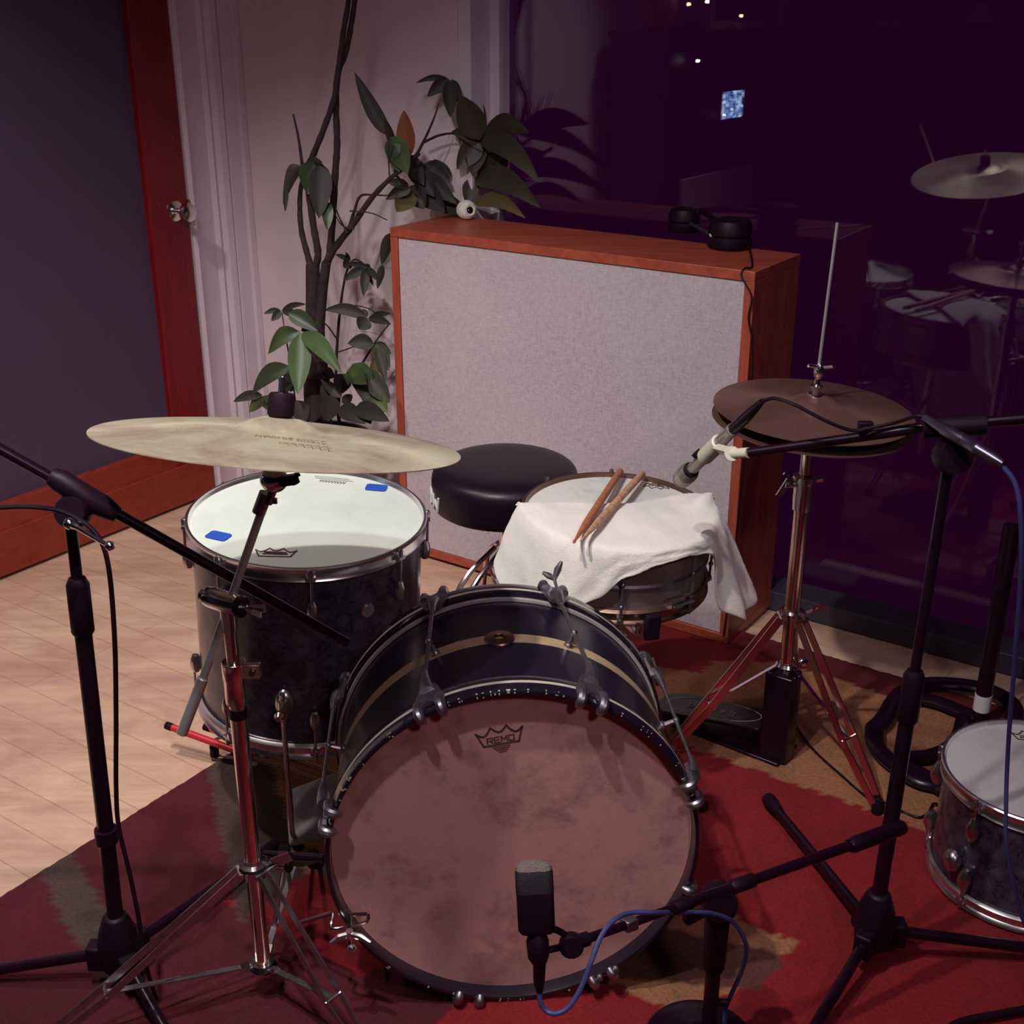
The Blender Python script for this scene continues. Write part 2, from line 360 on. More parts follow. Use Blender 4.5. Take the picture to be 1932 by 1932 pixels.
# window
mb = MB()
mb.box((-2.11, (WALLB + GLASSB + .05) / 2 + .005, 1.38), (.04, GLASSB + .05 - WALLB, 2.76), ROOM)
mb.box((-2.075, GLASSB + .01, 1.3), (.03, .05, 2.6), ROOM)
struct('window_frame', mb, m_wallp)
mb = MB(); mb.box((.25, WALLB + .040, .030), (4.66, .10, .056), ROOM); struct('trim_4', mb, m_sill, bevel=.004)
mb = MB(); mb.box((.28, GLASSB + .004, 1.38), (4.68, .008, 2.74), ROOM); struct('window_1', mb, m_glass)

# ------------------------------------------------------------------ rug
def build_rug():
    a0, a1, b0, b1, st = -1.79, .72, .25, 2.672, .010
    na, nb = int((a1 - a0) / st), int((b1 - b0) / st)
    me = bpy.data.meshes.new('rug'); vs = []; cols = []
    R1, R2, DR, TAN, OLV, BRN = lin((132, 16, 24)), lin((80, 6, 26)), lin((92, 8, 18)), lin((158, 104, 74)), lin((76, 56, 54)), lin((92, 50, 42))
    random.seed(4)
    def pat(a, b):
        n1 = noise.noise(Vector((a * 30, b * 30, 0))) * .006 + noise.noise(Vector((a * 120, b * 120, 3))) * .003
        a += n1; b += n1
        f = 1.46 - .31 * min(1, max(0, (a + 1.79) / .42)) ** 1.0 if a < -1.37 else 1.33 - .02 * (a + 1.37)
        band = 1.02 - .35 * (a + 1.79) * .9
        if a < -1.10:
            if b > 2.36 + .35 * (a + 1.23): return DR if a < -1.3 else R1
            if b > f: return TAN if b > f + .16 else OLV
            if abs(b - (1.075 - .36 * (a + 1.79))) < .035 and a < -1.45: return OLV
            if abs(math.hypot(a + .95, b - .55) - .62) < .045 and a < -1.45: return R2
            return R2 if a < -1.43 or b < 1.18 else R1  # darker red towards the front is shade painted into the rug colour
        if a < -.55 and b < 1.66 and b > 1.40:
            if math.hypot(a + .42, b - 1.35) < .22: return R1
            if b > 1.56 + .3 * (a + .76): return TAN
            if b < 1.45 + .5 * (a + .69): return TAN
            return BRN
        if a < -.95 and b < 1.22: return R2  # same painted shade, continued to the right
        if a < -.62 and b <= 1.40 and b > 1.30: return R1
        if b > 2.56: return DR
        if b > 2.40 + .6 * (a + 1.23) and a < -.98: return R1
        if b > 2.10: return TAN
        return R1
    V = {}
    for j in range(nb + 1):
        for i in range(na + 1):
            a = a0 + i * st; b = b0 + j * st
            edge = min(i, j, na - i, nb - j)
            z = .001 if edge == 0 else .011 + random.uniform(-.0012, .0012)
            p = W(a, b, z); vs.append((p.x, p.y, p.z)); cols.append((*pat(a, b), 1))
    fs = [(j * (na + 1) + i, j * (na + 1) + i + 1, (j + 1) * (na + 1) + i + 1, (j + 1) * (na + 1) + i) for j in range(nb) for i in range(na)]
    me.from_pydata(vs, [], fs); ca = me.color_attributes.new('dye_shade', 'FLOAT_COLOR', 'POINT')
    ca.data.foreach_set('color', [x for c in cols for x in c])
    t = NT('rug_wool'); at_ = t.n('Attribute', _attribute_name='dye_shade'); v = t.co(); f = t.noise(160, 3, .7, v); f2 = t.noise(5, 4, .6, v)
    c = t.mix(1.0, at_.outputs[0], t.ramp(f, [(.3, (.62, .62, .62)), (.7, (1.18, 1.18, 1.18))]), 'MULTIPLY')
    c = t.mix(1.0, c, t.ramp(f2, [(.3, (.8, .8, .8)), (.7, (1.12, 1.12, 1.12))]), 'MULTIPLY')
    t.l(c, t.b.inputs['Base Color']); t.set(Roughness=.95); t.bump(f, .8, .003)
    me.materials.append(t.m); me.shade_smooth()
    o = bpy.data.objects.new('rug', me); COL.objects.link(o)
    tag(o, 'red wool rug with tan and brown shapes lying under the drum kit', 'rug')
build_rug()
RZ = .012

# ------------------------------------------------------------------ acoustic panel
pa0, pa1, pb0, pb1, ph = -2.165, -1.107, 2.57, 2.834, .954
pr_ = thing('acoustic_panel', 'wood framed acoustic panel faced with pale speckled fabric standing before the window', 'acoustic panel', W((pa0 + pa1) / 2, 2.7, RZ))
ft = .024
mb = MB()
mb.box(((pa0 + pa1) / 2, (pb0 + pb1) / 2, RZ + ph - ft / 2 - RZ), (pa1 - pa0, pb1 - pb0, ft), ROOM, 0)
mb.box(((pa0 + pa1) / 2, (pb0 + pb1) / 2, RZ + ft / 2), (pa1 - pa0, pb1 - pb0, ft), ROOM, 0)
for aa in (pa0 + ft / 2, pa1 - ft / 2): mb.box((aa, (pb0 + pb1) / 2, (RZ + ph) / 2), (ft, pb1 - pb0 - .001, ph - RZ - 2 * ft), ROOM, 1)
mb.build('frame', [m_cherry, m_cherry_v], pr_, bevel=.0015)
mb = MB(); mb.box(((pa0 + pa1) / 2, pb0 + .02, (RZ + ph) / 2), (pa1 - pa0 - 2 * ft - .003, .03, ph - RZ - 2 * ft - .003), ROOM); mb.build('fabric_face', m_fabric, pr_)
mb = MB(); mb.box(((pa0 + pa1) / 2, pb1 - .02, (RZ + ph) / 2), (pa1 - pa0 - 2 * ft - .003, .02, ph - RZ - 2 * ft - .003), ROOM); mb.build('back_board', m_blackmat, pr_)
TOPZ = ph

# felt ball on the panel
bp = at(880, 414, z=TOPZ); bt = thing('felt_beater', 'small white felt beater ball with a dark hole on the panel top', 'beater', bp + NB * .01)
c0 = bp + Vector((0, .0, .0262)); ax = (CAM - c0).normalized() + Vector((.55, 0, -.05)); mf = frame(c0, ax)
mb = MB(); mb.lathe([(.0095, .0215), (.015, .0235), (.022, .018), (.0260, .007), (.0268, -.002), (.0245, -.013), (.0175, -.021), (.0001, -.0245)], 24, mf); mb.build('felt', m_felt, bt)
mb = MB(); mb.lathe([(.0096, .0220), (.0082, .014), (.0001, .012)], 20, mf); mb.sphere(mf @ Vector((0, 0, .013)), .004, seg=10, mi=1); mb.build('hub', [m_rubber, m_chrome], bt)

# headphones on the panel
hp = at(1345, 462, z=TOPZ); hd = thing('headphones', 'black headphones lying on the right end of the panel top', 'headphones', hp)
cR = at(1376, 468, z=TOPZ); cL = at(1290, 437, z=TOPZ)
for c_, r_, hc in ((cR, .0545, 1.45), (cL, .043, 1.25)):
    mf = frame(c_ + ZV * .001, (0, 0, 1)); mb = MB()
    mb.lathe([(.0001, 0), (r_ * .93, 0), (r_, .006), (r_, .016 * hc), (r_ * .9, .020 * hc), (r_ * .98, .024 * hc), (r_ * .97, .036 * hc), (r_ * .86, .046 * hc), (r_ * .45, .05 * hc), (.0001, .05 * hc)], 32, mf)
    ec = mb.build('ear_cup', m_blackmat, hd)
pts = spline([cR + Vector((.0, .045, .03)), cR + Vector((-.02, .05, .05)), (cR + cL) / 2 + Vector((.0, .06, .06)), cL + Vector((.03, .03, .045)), cL + Vector((0, .036, .03))], 6)
mb = MB(); mb.tube(pts, .008, 8); mb.build('headband', m_blackmat, hd)
mb = MB(); q = at(1322, 440, d=3.12); mb.tube([cL + Vector((.01, -.028, .026)), cR + Vector((-.046, -.008, .034))], .0045, 8); mb.build('slider', m_pewter, hd)
mb = MB(); mb.sphere(cR + Vector((-.048, -.012, .034)), .0055, seg=10); mb.build('stud', m_white_paint, hd)
cp = [cR + Vector((.045, .0, .012)), W(pa1 - .03, pb0 + .05, TOPZ + .003), W(pa1 - .028, pb0 + .006, TOPZ + .004), W(pa1 - .030, pb0 - .006, TOPZ - .012), at(1418, 560, b=pb0 - .008), at(1412, 600, b=pb0 - .008), at(1420, 650, b=pb0 - .008), at(1419, 720, b=pb0 - .008), at(1412, 800, b=pb0 - .008), at(1400, 900, b=pb0 - .008), at(1385, 1050, b=pb0 - .008), at(1365, 1200, b=pb0 - .008)]
mb = MB(); mb.tube(spline(cp, 6), .0022, 6); mb.build('cable', m_cable, hd)

# ------------------------------------------------------------------ drum builder (local z up, rim plane at 0)
def crown(mb, mat, s, thk=.0004, wd=.035, mi=0, letters=True):
    def arc(p, q, dep, n=7): return [(p[0] + (q[0] - p[0]) * i / n, p[1] + (q[1] - p[1]) * i / n - dep * math.sin(PI * i / n)) for i in range(n + 1)]
    L = [(-.5, .12), (-.38, -.22), (.38, -.22), (.5, .12)]
    P = [(-.5, .12), (-.17, .22), (.17, .22), (.5, .12)]
    lines = [L]
    for p, q in zip(P[:-1], P[1:]): lines.append(arc(p, q, .14))
    sc = lambda ls: [[(x * s, y * s) for x, y in l] for l in ls]
    mb.strokes(sc(lines), wd * s, thk, mat, mi)
    if letters:
        R = [[(0, 0), (0, 1), (1, 1), (1, .5), (0, .5)], [(.5, .5), (1, 0)]]
        E = [[(1, 0), (0, 0), (0, 1), (1, 1)], [(0, .5), (.9, .5)]]
        Mm = [[(0, 0), (0, 1), (.5, .35), (1, 1), (1, 0)]]
        O = [[(0, 0), (0, 1), (1, 1), (1, 0), (0, 0)]]
        x0 = -.29
        for g in (R, E, Mm, O):
            mb.strokes(sc([[(x0 + .115 * x, -.165 + .13 * y) for x, y in l] for l in g]), .026 * s, thk, mat, mi); x0 += .155
        for k, wdt in enumerate((.20, .17, .13, .08)):
            mb.strokes(sc([[(-wdt, -.28 - .045 * k), (wdt * .9, -.28 - .045 * k)]]), .018 * s, thk, mat, mi)

def drum(name, label, c, nrm, r, h, nlug, wrap, headm, hoopm, lug_a0=0, group=None, lug_style='teardrop', rod_top=True, lug_z=.34):
    root = thing(name, label, 'drum', mat=frame(c, nrm), group=group); G = wm(root)
    rs = r * .955
    mb = MB(); mb.lathe([(rs, -.012), (rs, -h + .012)], 96, G); mb.lathe([(rs - .006, -h + .012), (rs - .006, -.012)], 96, G); mb.build('shell', wrap, root)
    for z0, sgn in ((0, 1), (-h, -1)):
        prof = [(rs + .001, z0 - sgn * .030), (rs + .0035, z0 - sgn * .031), (r - .002, z0 - sgn * .028), (r, z0 - sgn * .026), (r - .003, z0 - sgn * .022), (r - .004, z0 - sgn * .010), (r, z0 - sgn * .006), (r + .001, z0 - sgn * .002), (r - .001, z0), (r - .0055, z0), (r - .0065, z0 - sgn * .004), (rs - .001, z0 - sgn * .012)]
        mb = MB(); mb.lathe(prof, 96, G); mb.build('hoop', hoopm, root)
        mb = MB(); mb.lathe([(.0001, z0 - sgn * .0065), (rs * .93, z0 - sgn * .0068), (rs * .985, z0 - sgn * .0072), (rs + .003, z0 - sgn * .012)], 96, G)
        mb.build('drumhead' if sgn == 1 else 'bottom_head', headm, root)
    return root, G, rs

def lugs(root, G, r, rs, h, angs, zl, rodm=m_chrome_old, lugm=m_chrome_old, both=True, rod_to=None, ls=1.0, wing=False):
    for a in angs:
        for top in ((True, False) if both else (True,)):
            z0, sg = (0, 1) if top else (-h, -1)
            X = G @ Matrix.Rotation(a, 4, 'Z')
            mb = MB()
            zc = z0 - sg * zl
            mb.lathe([(.0001, -.018 * ls), (.006, -.017 * ls), (.009 * ls, -.008 * ls), (.010 * ls, .004), (.0075, .014 * ls), (.005, .020 * ls), (.0001, .020 * ls)], 14, X @ Matrix.Translation((rs + .009, 0, zc)) @ Matrix.Diagonal((1.1, 1, sg, 1)))
            mb.box((rs + .003, 0, zc), (.008, .012, .02), X)
            lug = mb.build('lug', lugm, root)
            mb = MB(); mb.tube([X @ Vector((r + .003, 0, zc + sg * .015)), X @ Vector((r + .003, 0, z0 - sg * .012))], .0026, 8)
            mb.lathe([(.0001, -.006), (.0045, -.006), (.0048, .006), (.003, .009), (.0001, .010)], 8, X @ Matrix.Translation((r + .003, 0, z0 - sg * .010)) @ Matrix.Diagonal((1, 1, sg, 1)))
            mb.box((r + .001, 0, z0 - sg * .018), (.012, .016, .006), X)
            mb.build('tension_rod', rodm, root)

# floor tom
ftc = Vector((-.381, 2.118, .628)); FTN = (.045, -.045, .998); FTH = .395
root, G, rs = drum('floor_tom', 'blue black pearl floor tom with a white head under the ride cymbal', ftc, FTN, .222, FTH, 8, m_pearl, m_headwhite, m_hoop)
angs = [math.radians(a) for a in (-12, 33, 78, 123, 168, 213, 258, 303)]
angs = [a + math.radians(22) for a in angs]
lugs(root, G, .222, rs, FTH, angs, .085)
mb = MB(); q = (at(708, 1108, y=1.93)); la = G.inverted() @ q; an = math.atan2(la.y, la.x)
mb.lathe([(.0001, .004), (.012, .004), (.014, .001), (.014, -.002)], 20, G @ Matrix.Rotation(an, 4, 'Z') @ Matrix.Translation((rs, 0, -.105)) @ Matrix.Rotation(PI / 2, 4, 'Y')); mb.build('badge', m_chrome_old, root)
lgp = G.inverted() @ at(537, 1310, y=1.92)
a0 = math.atan2(lgp.y, lgp.x)
for k in range(3):
    a = a0 + k * 2 * PI / 3; X = G @ Matrix.Rotation(a, 4, 'Z')
    mb = MB()
    zc = -FTH + .115
    mb.sphere(X @ Vector((rs, 0, zc)), .03, (1.0, .62, .45), 16, mat=X @ Matrix.Rotation(PI / 2, 4, 'Y'))
    mb.lathe([(.0001, -.022), (.009, -.022), (.009, .018), (.0001, .018)], 14, X @ Matrix.Translation((rs + .016, 0, zc - .002)))
    br_ = mb.build('leg_bracket', m_chrome_old, root)
    mb = MB(); mb.lathe([(.0001, 0), (.007, 0), (.010, .012), (.006, .02), (.0001, .02)], 12, X @ Matrix.Translation((rs + .028, 0, zc - .002)) @ Matrix.Rotation(PI / 2, 4, 'Y') @ Matrix.Rotation(0, 4, 'Z')); mb.build('wing_screw', m_chrome_tint, br_)
    top = X @ Vector((rs + .016, 0, zc + .03)); foot = X @ Vector((rs + .016, 0, zc)); low = Vector((foot.x, foot.y, .10)); out = (X.to_3x3() @ Vector((1, 0, 0))); out.z = 0; out.normalize()
    mb = MB(); mb.tube(spline([top, foot, low, low - ZV * .03, Vector((low.x, low.y, .045)) - out * .015, Vector((low.x, low.y, .022)) - out * .03], 4), .0052, 10); lg = mb.build('leg', m_chrome_old, root)
    mb = MB(); e = Vector((low.x, low.y, .022)) - out * .03; mb.lathe([(.0001, -.012), (.011, -.012), (.012, 0), (.008, .014), (.0001, .016)], 12, Matrix.Translation(e + ZV * .004)); mb.build('rubber_foot', m_rubber, lg)
def on(G, px, py, z): # point on a drum's local plane z seen at a pixel
    n = G.to_3x3() @ Vector((0, 0, 1)); o = G @ Vector((0, 0, z)); r = FW + RT * ((px - 966) / FPX) + UP * ((966 - py) / FPX)
    return CAM + r * ((o - CAM).dot(n) / r.dot(n))
def flatmat(G, p, ang): return Matrix.Translation(p) @ G.to_3x3().to_4x4() @ Matrix.Rotation(ang, 4, 'Z')
mb = MB(); crown(mb, flatmat(G, on(G, 520, 1042, -.0060), math.radians(2)), .072, letters=False)
mb.strokes([[(-.020, -.006), (.02, -.006)], [(-.018, .0), (.018, .0)]], .004, .0004, flatmat(G, on(G, 520, 1042, -.0060), 0)); mb.build('maker_mark', m_ink, root)
mb = MB(); X = flatmat(G, on(G, 627, 907, -.0060), math.radians(172))
random.seed(2)
for k in range(9): x = -.028 + k * .006; mb.strokes([[(x, 0), (x + .003, .010)], [(x + .003, .010), (x + .004, .001)]], .0016, .0004, X)
mb.strokes([[(-.04, -.006), (.035, -.006)], [(-.03, -.014), (.04, -.014)]], .0014, .0004, X); mb.build('head_lettering', m_inkgrey, root)
for px, py, rot, lab in ((412, 1011, -.35, 'blue tape patch at the near left edge of the floor tom head'), (710, 920, -.1, 'blue tape patch at the far right edge of the floor tom head')):
    mb = MB(); X = flatmat(G, on(G, px, py, -.0055), rot); w_, h_ = .021, .015; pl = []
    for cx, cy, a_ in ((w_ - .006, h_ - .006, 0), (-w_ + .006, h_ - .006, 90), (-w_ + .006, -h_ + .006, 180), (w_ - .006, -h_ + .006, 270)):
        for k in range(4): t_ = math.radians(a_ + k * 30); pl.append((cx + .006 * math.cos(t_), cy + .006 * math.sin(t_)))
    mb.prism(pl, .0009, X); o = mb.build('tape_patch', m_bluetape); tag(o, lab, 'tape', 'blue tape patches on the floor tom')

# small tom at the right edge
stc = at(1966, 1452, d=2.19); STH = stc.z - RZ - .003
root, G, rs = drum('small_tom', 'small blue pearl tom with a greyed head on the rug, cut by the right edge', stc, (0, 0, 1), .170, STH, 6, m_pearl, m_headlilac, m_hoop)
an0 = math.radians(212)
lugs(root, G, .17, rs, STH, [an0 + k * PI / 3 for k in range(6)], .062, ls=1.25)
for py_, px_ in ((1560, 1765),):
    q = G.inverted() @ at(1775, 1560, d=2.14); X = G @ Matrix.Rotation(math.atan2(q.y, q.x), 4, 'Z')
    mb = MB(); mb.sphere(X @ Vector((rs + .012, 0, -STH + .085)), .02, (.8, 1, 1.1), 14); mb.build('mount_bracket', m_chrome_old, root)
mb = MB(); crown(mb, flatmat(G, on(G, 1945, 1388, -.0060), math.radians(-6)), .07); mb.build('maker_mark', m_ink, root)

# snare drum
snc = Vector((.204, 2.186, .608)); SNN = (.04, -.045, .998); SNH = .150
root, G, rs = drum('snare_drum', 'old nickel shell snare drum half covered by the white towel', snc, SNN, .186, SNH, 8, M('brown_nickel_shell', (.30, .21, .215), .38, .6, nscale=12, namp=.3), m_headworn, m_brass)
mb = MB(); mb.lathe([(rs, -.070), (rs + .004, -.074), (rs + .004, -.078), (rs, -.082)], 96, G); mb.build('shell_bead', m_pewter, root)
def angof(G, p): q = G.inverted() @ p; return math.atan2(q.y, q.x)
sa = angof(G, at(1174, 1110, y=2.01))
for k in range(8):
    X = G @ Matrix.Rotation(sa + k * PI / 4, 4, 'Z'); mb = MB()
    mb.tube([X @ Vector((.190, 0, -.004)), X @ Vector((.190, 0, -SNH + .004))], .0026, 8)
    mb.lathe([(.0001, .008), (.004, .008), (.0045, -.006), (.0001, -.006)], 8, X @ Matrix.Translation((.190, 0, -.004)))
    mb.sphere(X @ Vector((.190, 0, -.062)), .0052, seg=10); mb.sphere(X @ Vector((.190, 0, -.108)), .0052, seg=10)
    mb.box((.186, 0, -SNH + .012), (.016, .012, .008), X); mb.box((.186, 0, -.014), (.014, .012, .007), X)
    mb.build('tension_rod', m_pewter, root)
X = G @ Matrix.Rotation(angof(G, at(1236, 1150, y=2.0)), 4, 'Z'); mb = MB()
mb.box((.196, 0, -SNH + .002), (.014, .030, .052), X); mb.build('strainer_pad', m_rubber, root, bevel=.004)
X = G @ Matrix.Rotation(angof(G, at(1285, 1120, y=2.03)), 4, 'Z'); mb = MB()
mb.box((rs + .006, 0, -SNH + .036), (.012, .03, .022), X); mb.tube([X @ Vector((rs + .012, -.03, -SNH + .052)), X @ Vector((rs + .016, .028, -SNH + .050))], .003, 8); mb.box((rs + .012, .012, -SNH + .034), (.010, .05, .005), X)
mb.build('snare_strainer', m_chrome_old, root)
mb = MB(); crown(mb, flatmat(G, on(G, 1238, 918, -.0060), math.radians(172)), .052); mb.build('maker_mark', m_ink, root)
# snare stand
sb = Vector((snc.x, snc.y + .01, RZ)); st_ = thing('snare_stand', 'chrome stand carrying the snare drum, mostly hidden behind the bass drum', 'stand', sb)
mb = MB(); mb.tube([sb + ZV * .10, sb + ZV * .36], .0125, 14); mb.tube([sb + ZV * .30, sb + ZV * .405], .009, 12); mb.build('post', m_chrome, st_)
for k in range(3):
    a = math.radians(38 + 120 * k); d_ = Vector((math.cos(a), math.sin(a), 0))
    mb = MB(); mb.tube([sb + ZV * .40, sb + d_ * .10 + ZV * .395, sb + d_ * .192 + ZV * .425, sb + d_ * .196 + ZV * .445], .0055, 8); mb.build('basket_arm', m_chrome, st_)
    a = math.radians(80 + 120 * k); d_ = Vector((math.cos(a), math.sin(a), 0)); n_ = Vector((-d_.y, d_.x, 0))
    mb = MB()
    for sg in (-1, 1): mb.bar(sb + ZV * .30 + n_ * .008 * sg + d_ * .012, sb + d_ * .22 + n_ * .008 * sg + ZV * .022, .012, .0025, ZV)
    mb.bar(sb + ZV * .12 + d_ * .012, sb + d_ * .15 + ZV * .10, .010, .003, n_)
    lg = mb.build('leg', m_chrome, st_)
    mb = MB(); mb.sphere(sb + d_ * .225 + ZV * .013, .013, (1.3, 1, 1), 12); mb.build('rubber_foot', m_rubber, lg)

# ------------------------------------------------------------------ towel
def build_towel():
    NS, NV = 64, 26
    G_ = G; top = lambda p: p
    rim = .1885; th0, th1 = math.radians(182), math.radians(376)
    # chord on the head, from left to right, in drum coordinates
    Lc = G_.inverted() @ on(G_, 983, 957, .003); Rc = G_.inverted() @ on(G_, 1345, 934, .003)
    vs = []; fs = []
    # (s, hang length, outward flare)
    keys = [(0, .125, .030), (.10, .150, .035), (.2, .150, .030), (.30, .135, .020), (.38, .100, .012), (.46, .050, .008), (.54, .026, .007), (.62, .020, .007), (.70, .030, .010), (.75, .045, .014), (.80, .18, .026), (.86, .215, .060), (.93, .205, .095), (1.0, .12, .090)]
    def key(s, i):
        for p, q in zip(keys[:-1], keys[1:]):
            if s <= q[0]:
                t_ = (s - p[0]) / (q[0] - p[0]); t_ = t_ * t_ * (3 - 2 * t_); return p[i] + (q[i] - p[i]) * t_
        return keys[-1][i]
    for i in range(NS + 1):
        s = i / NS; th = th0 + (th1 - th0) * s
        ca, sa_ = math.cos(th), math.sin(th)
        A_ = Lc.lerp(Rc, min(1, max(0, s)))
        wob = math.sin(s * 9.0) * .008; A_ = Vector((A_.x, A_.y + wob - .010 * math.sin(s * PI), 0))
        if s < .08: A_ += Vector((-.012, -.0, 0)) * (1 - s / .08)
        if s > .9: A_ += Vector((.006, -.004, 0)) * ((s - .9) / .1)
        Rm = Vector((rim * ca, rim * sa_, 0)); hl = key(s, 1); fl = key(s, 2)
        fold = .010 * math.sin(s * 23 + 1.0) * (1 if s < .4 or s > .74 else .3) + (.012 * math.sin(s * 62) if s > .78 else 0)
        for j in range(NV + 1):
            v = j / NV
            if v < .5:
                q = v / .5; p = A_.lerp(Rm, q); z = .006 + .004 * math.sin(q * PI) + .0035 * noise.noise(Vector((p.x * 26, p.y * 26, 1))) + .006 * max(0, math.sin(s * 17 - q * 2.0)) * q * (1 - q) * 3
                if s > .72: z += .016 * math.exp(-((q - .45 - (s - .72) * .8) / .16) ** 2) * min(1, (s - .72) / .1) * min(1, (1.0 - s) / .12)
                if s > .93: z -= .010 * (s - .93) / .07
                if s < .08: z -= 0
                z += .004 * q
            else:
                q = (v - .5) / .5; d_ = hl * q
                rr = rim + .006 * min(1, q * 6) + fl * q + fold * q
                z = .010 - d_ + (.0 if q > 0 else 0); z -= 0
                if q * hl < .012: z = .010 - d_ * .8
                p = Vector((rr * ca, rr * sa_, 0))
                p.x += (.004 * noise.noise(Vector((s * 20, q * 3, 7)))); p.y += .004 * noise.noise(Vector((s * 20, q * 3, 9)))
            vs.append(G_ @ Vector((p.x, p.y, z)))
    for i in range(NS):
        for j in range(NV):
            a = i * (NV + 1) + j; fs.append((a, a + 1, a + NV + 2, a + NV + 1))
    mb = MB(); mb.add(vs, fs); o = mb.build('towel', m_towel, None, smooth=180, solid=.005, sub=1)
    tex = bpy.data.textures.new('terry', 'CLOUDS'); tex.noise_scale = .006
    md = o.modifiers.new('d', 'DISPLACE'); md.texture = tex; md.strength = .0022; md.mid_level = .5
    tag(o, 'white terry towel draped over the front of the snare drum', 'towel')
build_towel()
GS = G
# drumsticks
def stick(p0, p1, m, lab):
    p0, p1 = Vector(p0), Vector(p1); d_ = (p1 - p0).normalized(); L = .405; L = (p1 - p0).length
    prof = [(0, .0001), (.002, .0022), (.006, .0031), (.010, .0030), (.014, .0020), (.022, .0028), (.06, .0052), (.10, .0070), (.15, .0073), (L - .006, .0073), (L - .001, .0055), (L, .0001)]
    mb = MB(); mb.tube([p0 + d_ * a for a, _ in prof], [b for _, b in prof], 14); o = mb.build('drumstick', m); tag(o, lab, 'drumstick', 'drumsticks lying on the snare drum')
def onlocal(px, py, z): return on(GS, px, py, z)
stick(onlocal(1082, 1024, .034), onlocal(1171, 888, .012), m_stick, 'brown wooden drumstick on the towel, left of the two')
stick(onlocal(1096, 1020, .036), onlocal(1213, 893, .014), m_stick2, 'scuffed pale tipped drumstick on the towel, right of the two')

# ------------------------------------------------------------------ bass drum (local z out of the front head)
yaw = math.radians(4.5)
BM = Matrix(((math.cos(yaw), 0, math.sin(yaw), .004), (math.sin(yaw), 0, -math.cos(yaw), 1.54), (0, 1, 0, RZ + .290), (0, 0, 0, 1)))
bd = thing('bass_drum', 'large navy bass drum with a gold stripe and mottled tan front head', 'drum', mat=BM); G = wm(bd)
RH, RS, BL = .289, .2775, .360
mb = MB(); zs = [-.045, -.166, -.194, -BL + .045]
mb.lathe([(RS, z) for z in zs], 128, G, [0, 1, 0]); mb.lathe([(RS - .008, -BL + .045), (RS - .008, -.045)], 96, G, 0)
mb.build('shell', [m_shell_navy, m_gold], bd)
def bhoop(z0, sg, name, extra=None):   # z0 = outer face, sg=+1 front
    f = lambda z: z0 - sg * z
    prof = [(RS + .001, f(.052)), (RS + .0055, f(.052)), (RS + .0065, f(.046)), (RS + .0035, f(.044)), (RH - .001, f(.0435)), (RH, f(.041)), (RH, f(.029)), (RH, f(.022)), (RH, f(.006)), (RH - .002, f(.001)), (RH - .005, f(0)), (RH - .0085, f(.001)), (RH - .0095, f(.004)), (RH - .0095, f(.034)), (RH - .0065, f(.044))]
    mi = [1, 1, 1, 0, 0, 0, 2, 0, 0, 0, 0, 0, 0, 0]
    mb = MB(); mb.lathe(prof, 160, G, mi)
    if extra: extra(mb)
    return mb.build(name, [m_blackbandhoop, m_fleshhoop, m_inlay], bd)
def chips(mb):                 # worn spots through the lacquer on the hoop edge
    random.seed(11)
    for k in range(46):
        a = math.radians(random.choice([random.uniform(18, 60), random.uniform(75, 112), random.uniform(118, 160), random.uniform(225, 300)]))
        X = G @ Matrix.Rotation(a, 4, 'Z'); ww = random.uniform(.0006, .0022) * (2 if k % 7 == 0 else 1); hh = random.uniform(.0012, .004)
        mb.box((RH - .0045 + random.uniform(-.002, .002), 0, .0001), (hh, ww, .0007), X, 2)
        if random.random() < .5: mb.box((RH, 0, -.002), (.0007, ww * 1.6, hh), X, 2)
fh = bhoop(0, 1, 'front_hoop', chips); bhoop(-BL, -1, 'rear_hoop')
mb = MB(); mb.lathe([(.0001, -.026), (RS * .5, -.0258), (RS * .95, -.0256), (RH - .0098, -.0250)], 96, G); hd_ = mb.build('front_head', m_headtan, bd)
mb = MB(); mb.lathe([(.0001, -BL + .012), (RH - .0098, -BL + .012)], 96, G); mb.build('rear_head', m_headlilac, bd)
mb = MB(); crown(mb, flatmat(G, on(G, 943, 1387, -.0255), math.radians(9)), .070, wd=.045); mb.build('maker_mark', m_ink, hd_)
# grommet
q = G.inverted() @ at(958, 1222, z=RZ + .29 + RS); ga = PI / 2 + .035
X = G @ Matrix.Rotation(ga, 4, 'Z') @ Matrix.Translation((RS, 0, -.180)) @ Matrix.Rotation(PI / 2, 4, 'Y')
mb = MB(); mb.lathe([(.0245, 0), (.023, .0025), (.012, .004), (.0095, .0045), (.0075, .003), (.0072, -.002), (.0001, -.002)], 32, X, [0, 0, 0, 0, 1, 1]); mb.build('vent_badge', [m_brass, m_blackmat], bd)
# scuffs
mb = MB()
for px, py, L_, dx in ((1172, 1312, .022, .6), (868, 1219, .012, 1), (865, 1215, .016, 1), (872, 1316, .009, .7), (1153, 1300, .010, .7)):
    qa = G.inverted() @ at(px, py, z=RZ + .29 + .262); a = math.atan2(math.sqrt(max(0, RS ** 2 - qa.x ** 2)), qa.x); X = G @ Matrix.Rotation(a, 4, 'Z')
    mb.add([(RS + .0004, -L_ / 2, qa.z - L_ * .2), (RS + .0004, L_ / 2, qa.z + L_ * .2), (RS + .0004, L_ / 2 - .001, qa.z + L_ * .2 + .0012), (RS + .0004, -L_ / 2 + .003, qa.z - L_ * .2 + .0016)], [(0, 1, 2, 3)], 0, X)
mb.build('shell_scuffs', m_white_paint, bd)
